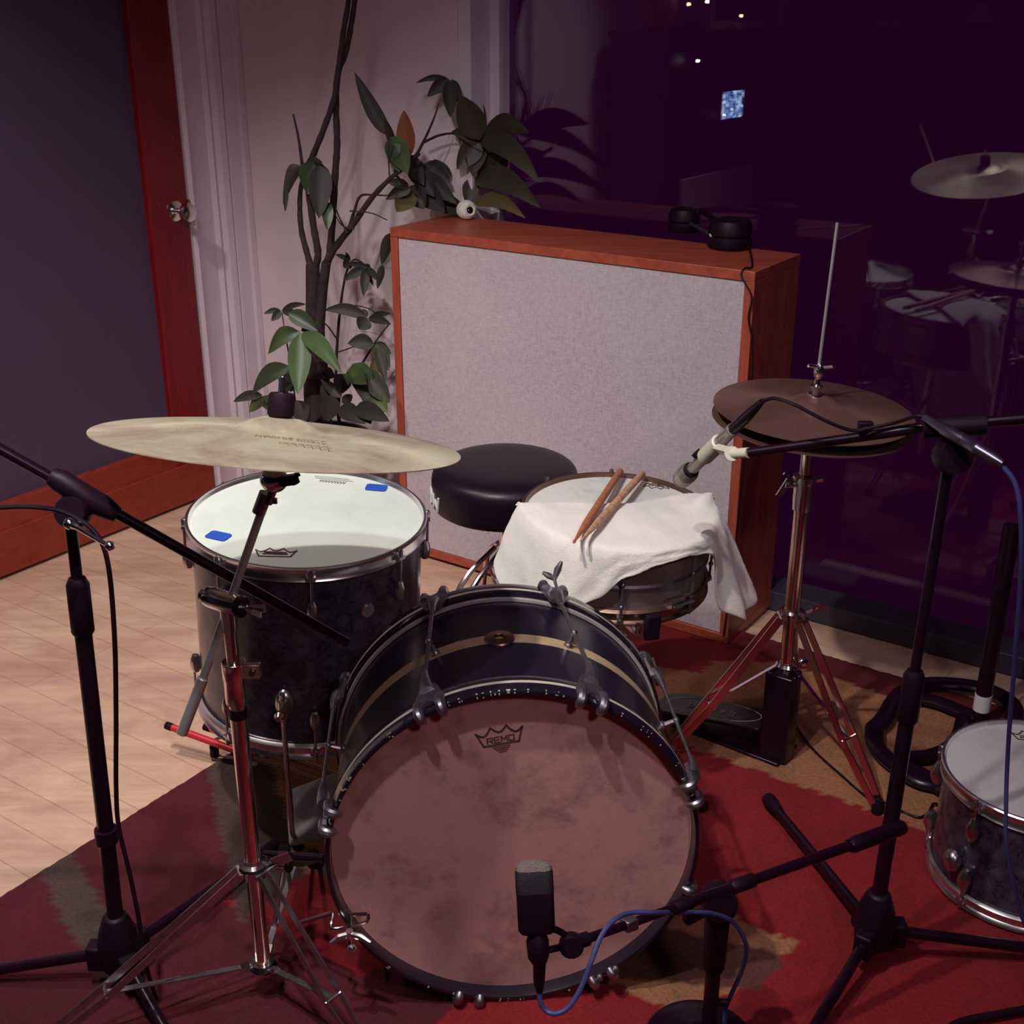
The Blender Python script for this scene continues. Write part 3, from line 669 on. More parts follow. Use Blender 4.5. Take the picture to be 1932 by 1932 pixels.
# claws, rods, lugs
def claw(X, z0, sg, mat):
    mb = MB(); f = lambda z: z0 - sg * z
    R_ = RH
    # body: socket flaring to a saddle over the hoop, two prongs hooking round its face
    mb.tube([X @ Vector((R_ + .014, 0, f(.088))), X @ Vector((R_ + .014, 0, f(.070))), X @ Vector((R_ + .012, 0, f(.052))), X @ Vector((R_ + .008, 0, f(.038)))], [.0048, .0065, .0095, .012], 12)
    sad = [(-.012, f(.060)), (.012, f(.060)), (.023, f(.028)), (.025, f(.002)), (.010, f(.002)), (.006, f(.010)), (-.006, f(.010)), (-.010, f(.002)), (-.025, f(.002)), (-.023, f(.028))]
    n = len(sad); vs = [(math.sqrt(max(0, (R_ + .0015) ** 2 - y * y)), y, z) for y, z in sad] + [(math.sqrt(max(0, (R_ + .008) ** 2 - y * y)) if abs(y) < .02 else math.sqrt((R_ + .006) ** 2 - y * y), y, z) for y, z in sad]
    fs = [(0, 9, 8, 7, 6), (0, 6, 5, 1), (1, 5, 4, 3, 2)]; fs += [tuple(n + i for i in q) for q in fs] + [(i, (i + 1) % n, n + (i + 1) % n, n + i) for i in range(n)]
    mb.add(vs, fs, 0, X)
    for sy in (-1, 1):
        y = sy * .0175; rr = math.sqrt(R_ * R_ - y * y)
        pts = [X @ Vector(p) for p in ((rr + .005, y, f(.018)), (rr + .0052, y, f(.004)), (rr + .002, y, f(-.005)), (rr - .006, y * .98, f(-.006)), (rr - .014, y * .95, f(-.001)))]
        mb.tube(spline(pts, 3), [.0078] * 10 + [.0068, .006, .005][:3], 10)
    mb.build('claw', mat, bd)
AF = [20, 67, 115, 164, 209, 255, 300, 340]; AB_ = [24, 71, 112, 160, 209, 255, 300, 338]
for k, (af, ab_) in enumerate(zip(AF, AB_)):
    Xf = G @ Matrix.Rotation(math.radians(af), 4, 'Z'); Xb = G @ Matrix.Rotation(math.radians(ab_ - (0 if k not in (1,) else 0)), 4, 'Z')
    if k != 4: claw(Xf, 0, 1, m_pewter)
    claw(Xb, -BL, -1, m_pewter)
    p0 = Xf @ Vector((RH + .014, 0, -.080)); p1 = Xb @ Vector((RH + .014, 0, -BL + .080)); pm = (p0 + p1) / 2
    mb = MB(); mb.tube([p0, p1], .0033, 10); e = Xb @ Vector((RH + .014, 0, -BL + .02))
    if k in (0, 1): mb.tube([p1, e, e + (G.to_3x3() @ Vector((0, 0, -1))) * .03], .003, 8)
    mb.build('tension_rod', m_pewter, bd)
    c_ = G @ Vector((0, 0, 0)); pl = G.inverted() @ pm; inn = G @ Vector((pl.x * RS / math.hypot(pl.x, pl.y), pl.y * RS / math.hypot(pl.x, pl.y), pl.z))
    mb = MB(); mb.tube([inn, pm + (pm - inn).normalized() * .003], [.0055, .0035], 10); mb.sphere(pm, .0062, seg=10); mb.sphere(inn, .008, (1, 1, 1), 10); mb.build('center_lug', m_pewter, bd)
# T wings at the rear of two top claws
Xb = G @ Matrix.Rotation(math.radians(71), 4, 'Z'); e = Xb @ Vector((RH + .014, 0, -BL - .012))
mb = MB(); mb.tube([e, e + Vector((.006, .004, .016)), e + Vector((.012, .006, .030))], [.004, .0065, .003], 8); mb.tube([e, e + Vector((-.010, .0, .006)), e + Vector((-.020, 0, .012))], [.004, .006, .003], 8); mb.build('wing_key', m_pewter, bd)
for a in (252, 258, 299, 305):
    X = G @ Matrix.Rotation(math.radians(a), 4, 'Z'); mb = MB(); mb.sphere(X @ Vector((RH - .005, 0, .002)), .0062, seg=10); mb.build('hoop_bolt', m_pewter, fh)
# hoop anchor with wing nut, lower left
anc = at(660, 1735, d=1.90)
def ap(px, py, d): return at(px, py, d=d)
mb = MB(); mb.tube(spline([ap(628, 1722, 1.93), ap(626, 1752, 1.92), ap(660, 1748, 1.90), ap(692, 1738, 1.88), ap(694, 1724, 1.88)], 5), .0030, 8)
mb.tube([ap(694, 1724, 1.88), ap(655, 1726, 1.90), ap(640, 1726, 1.91)], .003, 8); mb.tube([ap(628, 1722, 1.93), ap(566, 1741, 2.02)], .0036, 8); mb.tube([ap(660, 1722, 1.90), ap(660, 1785, 1.89)], .003, 8)
an = mb.build('hoop_anchor', m_chrome, bd)
mb = MB(); c_ = ap(660, 1762, 1.885); mb.lathe([(.0001, .006), (.006, .006), (.0075, -.006), (.0001, -.006)], 12, Matrix.Translation(c_))
mb.tube([c_, ap(640, 1768, 1.88), ap(625, 1779, 1.885)], [.005, .0055, .0035], 8); mb.tube([c_, ap(682, 1768, 1.875), ap(699, 1779, 1.87)], [.005, .0055, .0035], 8); mb.sphere(ap(664, 1790, 1.89), .008, seg=10); mb.build('wing_nut', m_hoop, an)
# spur tube on the left side
mb = MB(); s0, s1 = ap(613, 1620, 1.915), ap(499, 1612, 2.0); mb.tube([s0, s1], .0068, 12); sp = mb.build('spur', m_black, bd)
mb = MB(); c_ = s0.lerp(s1, .66); mb.lathe([(.0001, -.010), (.010, -.010), (.010, .010), (.0001, .010)], 14, frame(c_ + Vector((0, -.006, -.016)), s1 - s0)); mb.box(c_, (.016, .02, .034)); sc_ = mb.build('clamp', m_chrome, sp)
foot = at(508, 1800, z=RZ + .004); mb = MB(); mb.tube([c_ + ZV * -.01, foot], .0042, 10); mb.build('spur_rod', m_chrome_old, sp)

# ------------------------------------------------------------------ cymbals
def cymbal(name, label, c, n, r, bell_r, bell_h, bow, mat, group=None, flip=False):
    X = frame(c, n)
    if flip: X = X @ Matrix.Rotation(PI, 4, 'X')
    prof = [(.006, bow + bell_h)]
    for i in range(1, 9): q = i / 8; prof.append((.006 + (bell_r - .006) * q, bow + bell_h * math.cos(q * PI / 2) ** .9))
    for i in range(1, 15): q = i / 14; prof.append((bell_r + (r - bell_r) * q, bow * (1 - q ** 1.5)))
    prof.append((r, -.0013))
    for p in reversed(prof[:-1]): prof.append((p[0], p[1] - .0013))
    o = thing(name, label, 'cymbal', mat=X, group=group)
    mb = MB(); mb.lathe(prof, 128, wm(o)); d_ = mb.build('disc', mat, o, smooth=60); return o, X, d_
RN = Vector((.092, .208, .974)); RC = Vector((-.324, 1.625, .948))
ride, RX, rdisc = cymbal('ride_cymbal', 'large aged tan ride cymbal tilted above the floor tom', RC - RN * .008, RN, .254, .062, .017, .018, m_ride)
# engraved lettering, read from the drummer's side
def text(parent, name, body, size, mat4, mat, ext=.0002, shear=0):
    cu = bpy.data.curves.new(name, 'FONT'); cu.body = body; cu.size = size; cu.extrude = ext; cu.align_x = 'CENTER'; cu.align_y = 'CENTER'; cu.shear = shear
    to = bpy.data.objects.new(name, cu); me = bpy.data.meshes.new_from_object(to); bpy.data.objects.remove(to)
    me.materials.clear(); me.materials.append(mat)
    o = bpy.data.objects.new(name, me); COL.objects.link(o)
    if parent is not None: o.parent = parent; o.matrix_basis = wm(parent).inverted() @ mat4
    return o
def ride_surf(px, py):
    p = on(RX, px, py, .0125); l_ = RX.inverted() @ p; rr = math.hypot(l_.x, l_.y); q = (rr - .062) / (.254 - .062); z = .018 * (1 - max(0, q) ** 1.5)
    p = on(RX, px, py, z + .0006); return p
m_etch = M('engraving', (.22, .15, .10), .6)
text(rdisc, 'engraving', 'AVEDIS ZILDJIAN', .0125, Matrix.Translation(ride_surf(548, 827)) @ RX.to_3x3().to_4x4() @ Matrix.Rotation(math.radians(178), 4, 'Z'), m_etch)
mb = MB(); X = Matrix.Translation(ride_surf(575, 840)) @ RX.to_3x3().to_4x4() @ Matrix.Rotation(math.radians(176), 4, 'Z')
mb.strokes([[(-.035 + .0035 * k, .008 * math.sin(k * 2.1) * (1 - k / 30)) for k in range(21)], [(-.03, -.010), (.035, -.006)]], .0011, .0003, X); mb.build('signature', m_etch, rdisc)

HC = Vector((.576, 2.250, .795)); HN = Vector((.045, -.035, .998)).normalized()
hat1, HX, _ = cymbal('hi_hat_cymbal', 'brown bronze top hi-hat cymbal facing up on the right stand', HC - HN * .006, HN, .1895, .05, .014, .016, m_hat, 'pair of hi-hat cymbals')
hat2, _, _ = cymbal('hi_hat_cymbal', 'dark bottom hi-hat cymbal just under the top one', HC - HN * .030, HN, .1895, .05, .014, .016, m_hat, 'pair of hi-hat cymbals', flip=True)

# ------------------------------------------------------------------ stands
def dbl_leg(name, parent, top, foot, mat, gap=.014, w_=.013, th_=.0022, mid=None, side=None):
    top, foot = Vector(top), Vector(foot); d_ = (foot - top); h_ = Vector((d_.x, d_.y, 0)).normalized(); n_ = Vector((-h_.y, h_.x, 0))
    up_ = d_.normalized().cross(n_)
    mb = MB()
    m1 = top.lerp(foot, .62)
    for sg in (-1, 1):
        mb.bar(top + n_ * sg * gap * .55, m1 + n_ * sg * gap, w_, th_, up_); mb.bar(m1 + n_ * sg * gap, foot + n_ * sg * gap * .45 + ZV * .012, w_, th_, up_)
    mb.tube([m1 - n_ * gap * 1.15, m1 + n_ * gap * 1.15], .003, 8); mb.tube([top - n_ * gap, top + n_ * gap], .004, 8)
    lg = mb.build(name, mat, parent)
    mb = MB(); mb.lathe([(.0001, -.014), (.012, -.014), (.013, .004), (.008, .018), (.0001, .018)], 14, Matrix.Translation(foot + ZV * .013)); mb.build('rubber_foot', m_rubber, lg)
    return m1
# ride stand
cb = Vector((-.402, 1.559, RZ)); cs = thing('cymbal_stand', 'chrome boom cymbal stand carrying the ride cymbal', 'cymbal stand', cb)
zt = .735
mb = MB(); mb.tube([cb + ZV * .055, cb + ZV * (.60 - RZ)], .0128, 20); mb.build('lower_tube', m_chrome_tint, cs)
mb = MB(); mb.lathe([(.0135, .560), (.0165, .560), (.0165, .600), (.0175, .602), (.0175, .628), (.0001, .629)], 24, Matrix.Translation((cb.x, cb.y, 0))); mb.box((cb.x + .026, cb.y - .004, .615), (.026, .012, .022)); cl_ = mb.build('height_clamp', m_chrome_tint, cs, bevel=.001)
mb = MB(); mb.tube([Vector((cb.x + .028, cb.y - .011, .615)), Vector((cb.x + .028, cb.y - .014, .615))], .005, 12); mb.build('bolt', m_brass, cl_)
mb = MB(); mb.lathe([(.0131, .535), (.0136, .535), (.0136, .551), (.0131, .551)], 24, Matrix.Translation((cb.x, cb.y, 0))); mb.build('worn_band', m_blackmat, cs)
mb = MB(); mb.tube([Vector((cb.x, cb.y, .60)), Vector((cb.x, cb.y, .700))], .0095, 18); mb.build('upper_tube', m_chrome_tint, cs)
# tilter at boom crossing
tc = Vector((cb.x - .002, cb.y - .004, .722))
e0 = at(376, 1122, d=tc.y * 0 + 1.755); e1 = at(505, 1152, d=1.72)
mb = MB(); cc = at(425, 1138, d=1.735)
mb.tube([at(380, 1122, d=1.76), at(396, 1126, d=1.755)], .0085, 14); mb.tube([at(392, 1125, d=1.755), at(402, 1128, d=1.75), at(440, 1140, d=1.735), at(450, 1143, d=1.73)], [.014, .0155, .0155, .014], 18)
mb.lathe([(.0001, -.02), (.012, -.02), (.012, .02), (.0001, .02)], 16, Matrix.Translation((cb.x, cb.y, .700))); tl = mb.build('boom_tilter', m_chrome, cs)
mb = MB(); g0 = at(454, 1145, d=1.725); mb.lathe([(.0001, -.005), (.015, -.005), (.016, 0), (.015, .005), (.0001, .005)], 16, frame(g0, e1 - e0)); mb.build('ratchet', m_black, tl)
mb = MB(); mb.tube([g0, at(478, 1150, d=1.72)], .005, 10); mb.bar(at(470, 1148, d=1.72), at(500, 1148, d=1.71), .012, .004, ZV); mb.bar(at(472, 1150, d=1.72), at(492, 1160, d=1.71), .010, .004, ZV); mb.build('wing_nut', m_chrome, tl)
b0, b1 = at(343, 1384, d=1.80), at(521, 932, d=1.69)
# boom split: grey sleeve end + rod
pm = at(383, 1280, d=1.775)
mb = MB(); mb.tube([pm, at(496, 958, d=1.695)], .0060, 14); mb.build('boom_rod', m_satin, cs)
mb = MB(); mb.tube([b0, pm], .0082, 14); mb.build('boom_weight', m_satin, cs)
mb = MB(); mb.tube([at(488, 968, d=1.70), at(502, 930, d=1.69)], .0095, 12); mb.box(at(512, 945, d=1.69), (.016, .004, .008)); mb.build('boom_collar', m_pewter, cs)
hub = at(517, 905, d=1.675)
mb = MB(); mb.sphere(hub, .0195, (1, .8, .95), 20); mb.tube([at(515, 925, d=1.685), at(505, 950, d=1.69)], .006, 10); hb = mb.build('cymbal_tilter', m_chrome, cs)
mb = MB(); mb.bar(at(530, 908, d=1.66), at(560, 903, d=1.65), .014, .010, ZV); mb.bar(at(548, 900, d=1.66), at(563, 895, d=1.65), .006, .006, ZV); mb.tube([at(553, 908, d=1.645), at(553, 908, d=1.655)], .006, 14); mb.build('wing_nut', m_black, hb)
mb = MB(); s0 = hub + Vector((0, 0, .01)); s1 = RC + RN * .075
mb.tube([s0, RC - RN * .02, RC + RN * .055], .0038, 10)
mb.tube([RC + RN * .05, RC + RN * .082], [.0055, .0055], 10); mb.sphere(RC + RN * .08, .0048, seg=10); mb.build('cymbal_post', m_chrome, cs)
mb = MB(); mb.lathe([(.0001, .028), (.017, .028), (.0185, .031), (.0185, .056), (.016, .060), (.0001, .060)], 24, frame(RC, RN)); mb.build('felt_washer', m_rubber, cs)
# collars + legs
mb = MB(); mb.lathe([(.0135, -.014), (.0185, -.014), (.019, 0), (.024, .006), (.022, .010), (.0135, .012)], 20, Matrix.Translation((cb.x, cb.y, .262)))
mb.tube([Vector((cb.x + .02, cb.y, .265)), Vector((cb.x + .045, cb.y + .004, .275))], .005, 8); mb.bar(Vector((cb.x + .03, cb.y, .272)), Vector((cb.x + .06, cb.y, .285)), .016, .004, ZV)
mb.build('leg_collar', m_chrome, cs)
mb = MB(); mb.lathe([(.0135, -.006), (.019, -.006), (.024, .002), (.019, .010), (.0135, .010)], 20, Matrix.Translation((cb.x, cb.y, .070)))
feet = [at(40, 2015, z=RZ), at(712, 2030, z=RZ), Vector((-.372, 1.885, RZ))]
for fo in feet:
    d_ = (fo - cb); d_.z = 0; d_.normalize(); mb.bar(Vector((cb.x, cb.y, .072)) + d_ * .01, Vector((cb.x, cb.y, .080)) + d_ * .036, .014, .003, d_.cross(ZV))
mb.build('brace_collar', m_chrome, cs)
for fo in feet:
    m1 = dbl_leg('leg', cs, Vector((cb.x, cb.y, .262)) + (fo - cb).normalized() * .022, fo, m_chrome_old)
    d_ = (fo - cb); d_.z = 0; d_.normalize(); mb = MB(); mb.bar(Vector((cb.x, cb.y, .078)) + d_ * .03, m1, .010, .0022, d_.cross(ZV)); mb.build('brace', m_pewter, cs)

# hi-hat stand
hb_ = Vector((.573, 2.250, RZ)); hs = thing('hi_hat_stand', 'chrome hi-hat stand with a black pedal on the right of the kit', 'hi-hat stand', hb_)
V2 = lambda z: Vector((hb_.x, hb_.y, z))
mb = MB(); mb.tube([V2(.20), V2(.60)], .0155, 20); mb.build('lower_tube', m_chrome_tint, hs)
mb = MB(); mb.tube([V2(.58), V2(.748)], .0115, 18); mb.lathe([(.0001, .740), (.016, .741), (.018, .750), (.016, .757), (.0001, .758)], 20, Matrix.Translation((hb_.x, hb_.y, 0))); mb.build('upper_tube', m_chrome_tint, hs)
rt_ = at(1580, 420, y=2.245)
mb = MB(); mb.tube([V2(.75), HC + HN * .02, rt_], .0032, 10); mb.build('pull_rod', m_satin, hs)
mb = MB(); X = frame(HC, HN)
mb.lathe([(.0001, .012), (.014, .012), (.016, .018), (.014, .026), (.008, .030), (.008, .036), (.012, .038), (.012, .042), (.006, .046), (.005, .055), (.009, .062), (.0095, .076), (.006, .084), (.0001, .085)], 20, X)
for sg in (-1, 1): mb.tube([X @ Vector((0, 0, .078)), X @ Vector((sg * .022, -.004, .082))], [.004, .0035], 8); mb.sphere(X @ Vector((sg * .022, -.004, .082)), .0042, seg=8)
mb.build('clutch', m_chrome, hs)
mb = MB(); z_ = .628; mb.lathe([(.0125, z_ - .045), (.019, z_ - .045), (.020, z_ - .02), (.020, z_ + .012), (.023, z_ + .014), (.023, z_ + .026), (.0125, z_ + .028)], 20, Matrix.Translation((hb_.x, hb_.y, 0)))
mb.tube([V2(z_ + .01) + Vector((-.02, -.005, 0)), V2(z_ + .012) + Vector((-.042, -.012, 0))], .007, 10)
mb.bar(V2(z_ + .028) + Vector((-.03, -.012, 0)), V2(z_ - .012) + Vector((-.052, -.014, 0)), .012, .005, (1, 0, 0)); mb.bar(V2(z_ + .035) + Vector((-.045, -.012, 0)), V2(z_ + .02) + Vector((-.026, -.016, 0)), .010, .005, (0, 1, 0)); mb.tube([V2(z_ + .02) + Vector((.02, -.006, 0)), V2(z_ + .021) + Vector((.033, -.008, 0))], .006, 8)
mb.build('height_clamp', m_chrome, hs)
lc = at(1480, 1160, y=2.25).z; lc2 = at(1480, 1254, y=2.25).z
mb = MB(); mb.lathe([(.016, lc - .022), (.021, lc - .02), (.021, lc), (.026, lc + .004), (.026, lc + .010), (.016, lc + .012)], 20, Matrix.Translation((hb_.x, hb_.y, 0)))
mb.tube([V2(lc) + Vector((.02, 0, 0)), V2(lc + .022) + Vector((.05, -.01, 0))], .0045, 8); mb.bar(V2(lc + .018) + Vector((.038, -.01, 0)), V2(lc + .024) + Vector((.068, -.012, 0)), .012, .004, ZV); mb.build('leg_collar', m_chrome, hs)
hfeet = [at(1655, 1532, z=RZ), Vector((.335, 2.250, RZ)), Vector((.64, 2.48, RZ))]
mb = MB(); mb.lathe([(.016, lc2 - .008), (.020, lc2 - .006), (.024, lc2), (.020, lc2 + .006), (.016, lc2 + .006)], 20, Matrix.Translation((hb_.x, hb_.y, 0)))
mb.sphere(V2(lc2 + .012) + Vector((.03, -.01, 0)), .009, (1.3, 1, 1), 10); mb.build('brace_collar', m_chrome, hs)
m_legtint = M('leg_reflection_tint', (.80, .62, .55), .2, 1)  # red of the reflected rug mixed into the leg colour
for fo in hfeet:
    d_ = (fo - hb_); d_.z = 0; d_.normalize(); m1 = dbl_leg('leg', hs, V2(lc - .004) + d_ * .024, fo, m_legtint, gap=.018, w_=.017)
    mb = MB(); mb.bar(V2(lc2) + d_ * .02, m1, .008, .003, d_.cross(ZV)); mb.build('brace', m_chrome, hs)
    lt = V2(lc - .004).lerp(fo, .62)
# black frame casting, base plate, footboard
mb = MB()
pl = [(at(1432, 1318, z=.235)), (at(1484, 1322, z=.235))]
fx = Matrix.Translation((hb_.x - .006, hb_.y - .004, 0)) @ Matrix.Rotation(math.radians(-35), 4, 'Z')
mb.prism([(-.030, -.026), (.030, -.026), (.034, 0), (.030, .028), (-.030, .028), (-.034, 0)], .205, fx @ Matrix.Translation((0, 0, RZ + .002)))
mb.build('frame_casting', m_black, hs, bevel=.004)
u_ = (at(1290, 1380, z=.02) - at(1445, 1440, z=.02)); u_.z = 0; u_.normalize(); n_ = Vector((-u_.y, u_.x, 0))
if n_.y < 0: n_ = -n_
pB = Matrix(((u_.x, n_.x, 0, hb_.x), (u_.y, n_.y, 0, hb_.y), (0, 0, 1, 0), (0, 0, 0, 1)))
mb = MB(); mb.prism([(-.02, -.045), (.30, -.045), (.30, .05), (-.02, .05)], .007, pB @ Matrix.Translation((0, 0, RZ + .001))); mb.build('base_plate', m_black, hs, bevel=.002)
fb = Matrix(((u_.x, n_.x, 0, hb_.x), (u_.y, n_.y, 0, hb_.y), (0, 0, 1, .085), (0, 0, 0, 1))) @ Matrix.Rotation(math.radians(10), 4, 'Y')
n = 28; poly = [(.165 + .135 * math.cos(2 * PI * k / n), .045 * math.sin(2 * PI * k / n)) for k in range(n)]
mb = MB(); mb.prism([(.03, -.045), (.27, -.05), (.30, -.03), (.30, .03), (.27, .05), (.03, .045)], .008, fb); fbo = mb.build('footboard', m_black, hs, bevel=.002)
mb = MB(); mb.strokes([[(.165 + .118 * math.cos(2 * PI * k / 40), .040 * math.sin(2 * PI * k / 40)) for k in range(41)]], .0022, .0009, fb @ Matrix.Translation((0, 0, .0078))); mb.build('footboard_border', m_inkgrey, fbo)
X = fb @ Matrix.Translation((.165, 0, .0088))
text(fbo, 'footboard_script', 'g s u o d', .034, X @ Matrix.Rotation(PI, 4, 'Z') if (fb.to_3x3() @ Vector((1, 0, 0))).x > 0 else X @ Matrix.Rotation(0, 4, 'Z'), m_inkgrey, .0003, .2)

# throne
tcn = Vector((-.016, 2.62, .545)); th = thing('drum_throne', 'round black vinyl drum throne behind the kit', 'stool', Vector((tcn.x, tcn.y, RZ)))
X = frame(tcn, (0, -.02, 1)); r_ = .168
prof = [(.0001, .002), (r_ * .5, .002), (r_ * .80, -.001), (r_ * .93, -.008), (r_ * .985, -.020), (r_, -.034), (r_ * 1.0, -.080), (r_ * .985, -.098), (r_ * .93, -.104), (.0001, -.106)]
mb = MB(); mb.lathe(prof, 72, X); seat = mb.build('seat', m_leather, th, smooth=60, sub=1)
mb = MB(); mb.tube([tcn - ZV * .10, Vector((tcn.x, tcn.y, .16))], .014, 16); mb.build('post', m_chrome, th)
for k in range(3):
    a = math.radians(222 + 120 * k); d_ = Vector((math.cos(a), math.sin(a), 0)); base = Vector((tcn.x, tcn.y, 0)); n_ = Vector((-d_.y, d_.x, 0)); mb = MB()
    for sg in (-1, 1): mb.tube(spline([base + d_ * .02 + ZV * .34 + n_ * .012 * sg, base + d_ * .12 + ZV * .27 + n_ * .018 * sg, base + d_ * .22 + ZV * .10 + n_ * .014 * sg, base + d_ * .25 + ZV * .025 + n_ * .006 * sg], 4), .0065, 8)
    mb.tube([base + ZV * .17, base + d_ * .17 + ZV * .20], .006, 8)
    lg = mb.build('leg', m_chrome, th); mb = MB(); mb.sphere(base + d_ * .252 + ZV * (RZ + .012), .014, seg=12); mb.build('rubber_foot', m_rubber, lg)
# white letters on the seat side, wrapped round the cushion
def wrap_letters(lines, az, zc, size, wid):
    mb = MB()
    for L in lines:
        dense = []
        for p, q in zip(L[:-1], L[1:]):
            for k in range(4): dense.append((p[0] + (q[0] - p[0]) * k / 4, p[1] + (q[1] - p[1]) * k / 4))
        dense.append(L[-1])
        mb.tube([X @ Vector(((r_ + .0004) * math.cos(az + x * size / r_), (r_ + .0004) * math.sin(az + x * size / r_), zc + y * size)) for x, y in dense], wid, 6)
    return mb
Dl = [[(0, 0), (0, 1), (.5, 1), (.8, .75), (.8, .25), (.5, 0), (0, 0)]]; Wl = [[(1.1, 1), (1.3, 0), (1.6, .7), (1.9, 0), (2.1, 1)]]
q = X.inverted() @ at(826, 925, y=2.56); az = math.atan2(q.y, q.x)
wrap_letters([[(x - 1.5, y) for x, y in l] for l in Dl + Wl], az, -.086, .034, .0032).build('seat_letters', m_white_paint, seat)

# ------------------------------------------------------------------ microphone stands
def mic_tripod(name, label, hubp, top, zlow, feet, join):
    st = thing(name, label, 'microphone stand', Vector((hubp.x, hubp.y, RZ))); hub = Vector(hubp); top = Vector(top)
    mb = MB(); mb.lathe([(.0001, -.055), (.024, -.055), (.030, -.045), (.034, -.01), (.030, .02), (.022, .045), (.0175, .055), (.0001, .055)], 20, Matrix.Translation(hub))
    for fo in feet:
        d_ = (Vector(fo) - hub); d_.z = 0; d_.normalize(); mb.box((0.03, 0, -.028), (.045, .030, .046), frame(hub, ZV, d_))
    mb.build('hub', m_blackmat, st, bevel=.004)
    for fo in feet:
        fo = Vector(fo); d_ = (fo - hub); d_.z = 0; L_ = d_.length; d_.normalize(); p0 = hub + d_ * .035 - ZV * .025; p1 = fo - d_ * .05 + ZV * .022; mb = MB(); mb.tube([p0, p1], .0095, 12); lg = mb.build('leg', m_black, st)
        mb = MB(); mb.tube([p1, fo - d_ * .02 + ZV * .019, fo + ZV * .017], [.0105, .014, .0145], 12); mb.sphere(fo + ZV * .017, .0143, seg=12); mb.build('rubber_foot', m_rubber, lg)
    mid = hub.lerp(top, join)
    mb = MB(); mb.tube([hub, mid], .0125, 16); mb.build('lower_tube', m_black, st)
    mb = MB(); d_ = (top - hub).normalized(); mb.tube([mid - d_ * .05, mid - d_ * .045, mid + d_ * .03, mid + d_ * .04], [.0135, .0165, .0165, .012], 16); mb.build('height_grip', m_blackmat, st)
    mb = MB(); mb.tube([mid, top], .0082, 14); mb.build('upper_tube', m_black, st)
    return st
# left stand
hubL = Vector((-.640, 1.585, .095)); topL = at(132, 975, d=1.72)
sL = mic_tripod('boom_microphone_stand', 'black tripod microphone stand at the left edge, boom crossing the floor tom', hubL, topL, 0, [at(-70, 1850, z=RZ), at(345, 2010, z=RZ), at(520, 1610, z=RZ)], .82)
mb = MB(); p_ = hubL.lerp(topL, .28); d_ = (topL - hubL).normalized(); mb.tube([p_ - d_ * .012, p_ + d_ * .012], .0175, 14); mb.build('grip_ring', m_blackmat, sL)
mb = MB(); cl = at(140, 945, d=1.70); bd_ = (at(640, 1203, d=1.90) - at(0, 848, d=1.64)).normalized()
mb.lathe([(.0001, -.016), (.021, -.016), (.024, -.010), (.024, .010), (.021, .016), (.0001, .016)], 24, frame(at(138, 965, d=1.70), (0, -1, .3)))
c1_ = at(105, 903, d=1.69); c2_ = at(205, 962, d=1.72)
mb.tube([at(98, 899, d=1.69), at(112, 906, d=1.69), at(165, 940, d=1.705), at(196, 956, d=1.715), at(222, 972, d=1.72)], [.0125, .0165, .0175, .0165, .011], 16); bc = mb.build('boom_clutch', m_blackmat, sL)
mb = MB(); mb.tube([at(-260, 702, d=1.58), at(98, 902, d=1.69), at(230, 974, d=1.725), at(655, 1213, d=1.905)], .0078, 14); mb.build('boom', m_black, sL)
mb = MB(); mb.sphere(at(131, 988, d=1.67), .0085, seg=12); mb.tube([at(131, 988, d=1.67), at(148, 996, d=1.66), at(203, 1029, d=1.62)], [.006, .004, .003], 8); mb.sphere(at(207, 1030, d=1.62), .0068, seg=14); mb.build('clamp_lever', m_chrome, bc)
pts = [at(-60, 962, d=1.62), at(0, 957, d=1.63), at(60, 956, d=1.64), at(120, 966, d=1.66), at(175, 1000, d=1.67), at(203, 1060, d=1.68), at(216, 1200, d=1.72), at(219, 1350, d=1.78), at(219, 1480, d=1.84), at(224, 1560, d=1.86), at(245, 1650, d=1.88), at(262, 1735, d=1.90), at(275, 1820, d=1.93), at(300, 1900, d=2.0), at(330, 1985, z=RZ + .004)]
mb = MB(); mb.tube(spline(pts, 8), .0036, 8); o = mb.build('microphone_cable', m_cable); tag(o, 'black cable looping off the left microphone stand down to the rug', 'cable')

# right stand with long boom
hubR = Vector((.606, 1.640, .095)); topR = at(1792, 855, d=1.775)
sR = mic_tripod('boom_microphone_stand', 'tall black tripod microphone stand at the right holding a boom over the hi-hat', hubR, topR, 0, [at(1450, 1523, z=RZ), at(1500, 2010, z=RZ), at(2040, 1815, z=RZ)], .52)
mb = MB(); mb.lathe([(.0001, -.018), (.024, -.018), (.027, -.010), (.027, .010), (.024, .018), (.0001, .018)], 24, frame(at(1797, 860, d=1.76), (0, -1, .2))); mb.tube([at(1740, 808, d=1.78), at(1860, 800, d=1.76)], .016, 14); mb.build('boom_clutch', m_blackmat, sR)
tipR = at(1412, 854, d=1.93)
mb = MB(); mb.tube([tipR, at(1640, 822, d=1.84), at(1745, 806, d=1.79), at(1960, 788, d=1.74), at(2250, 768, d=1.68)], [.0072, .0078, .0085, .0085, .0085], 14); mb.build('boom', m_black, sR)
mb = MB(); mb.box((0, 0, 0), (.022, .012, .018), frame(at(1632, 806, d=1.835), ZV)); mb.build('cable_clip', m_blackmat, sR, bevel=.002)
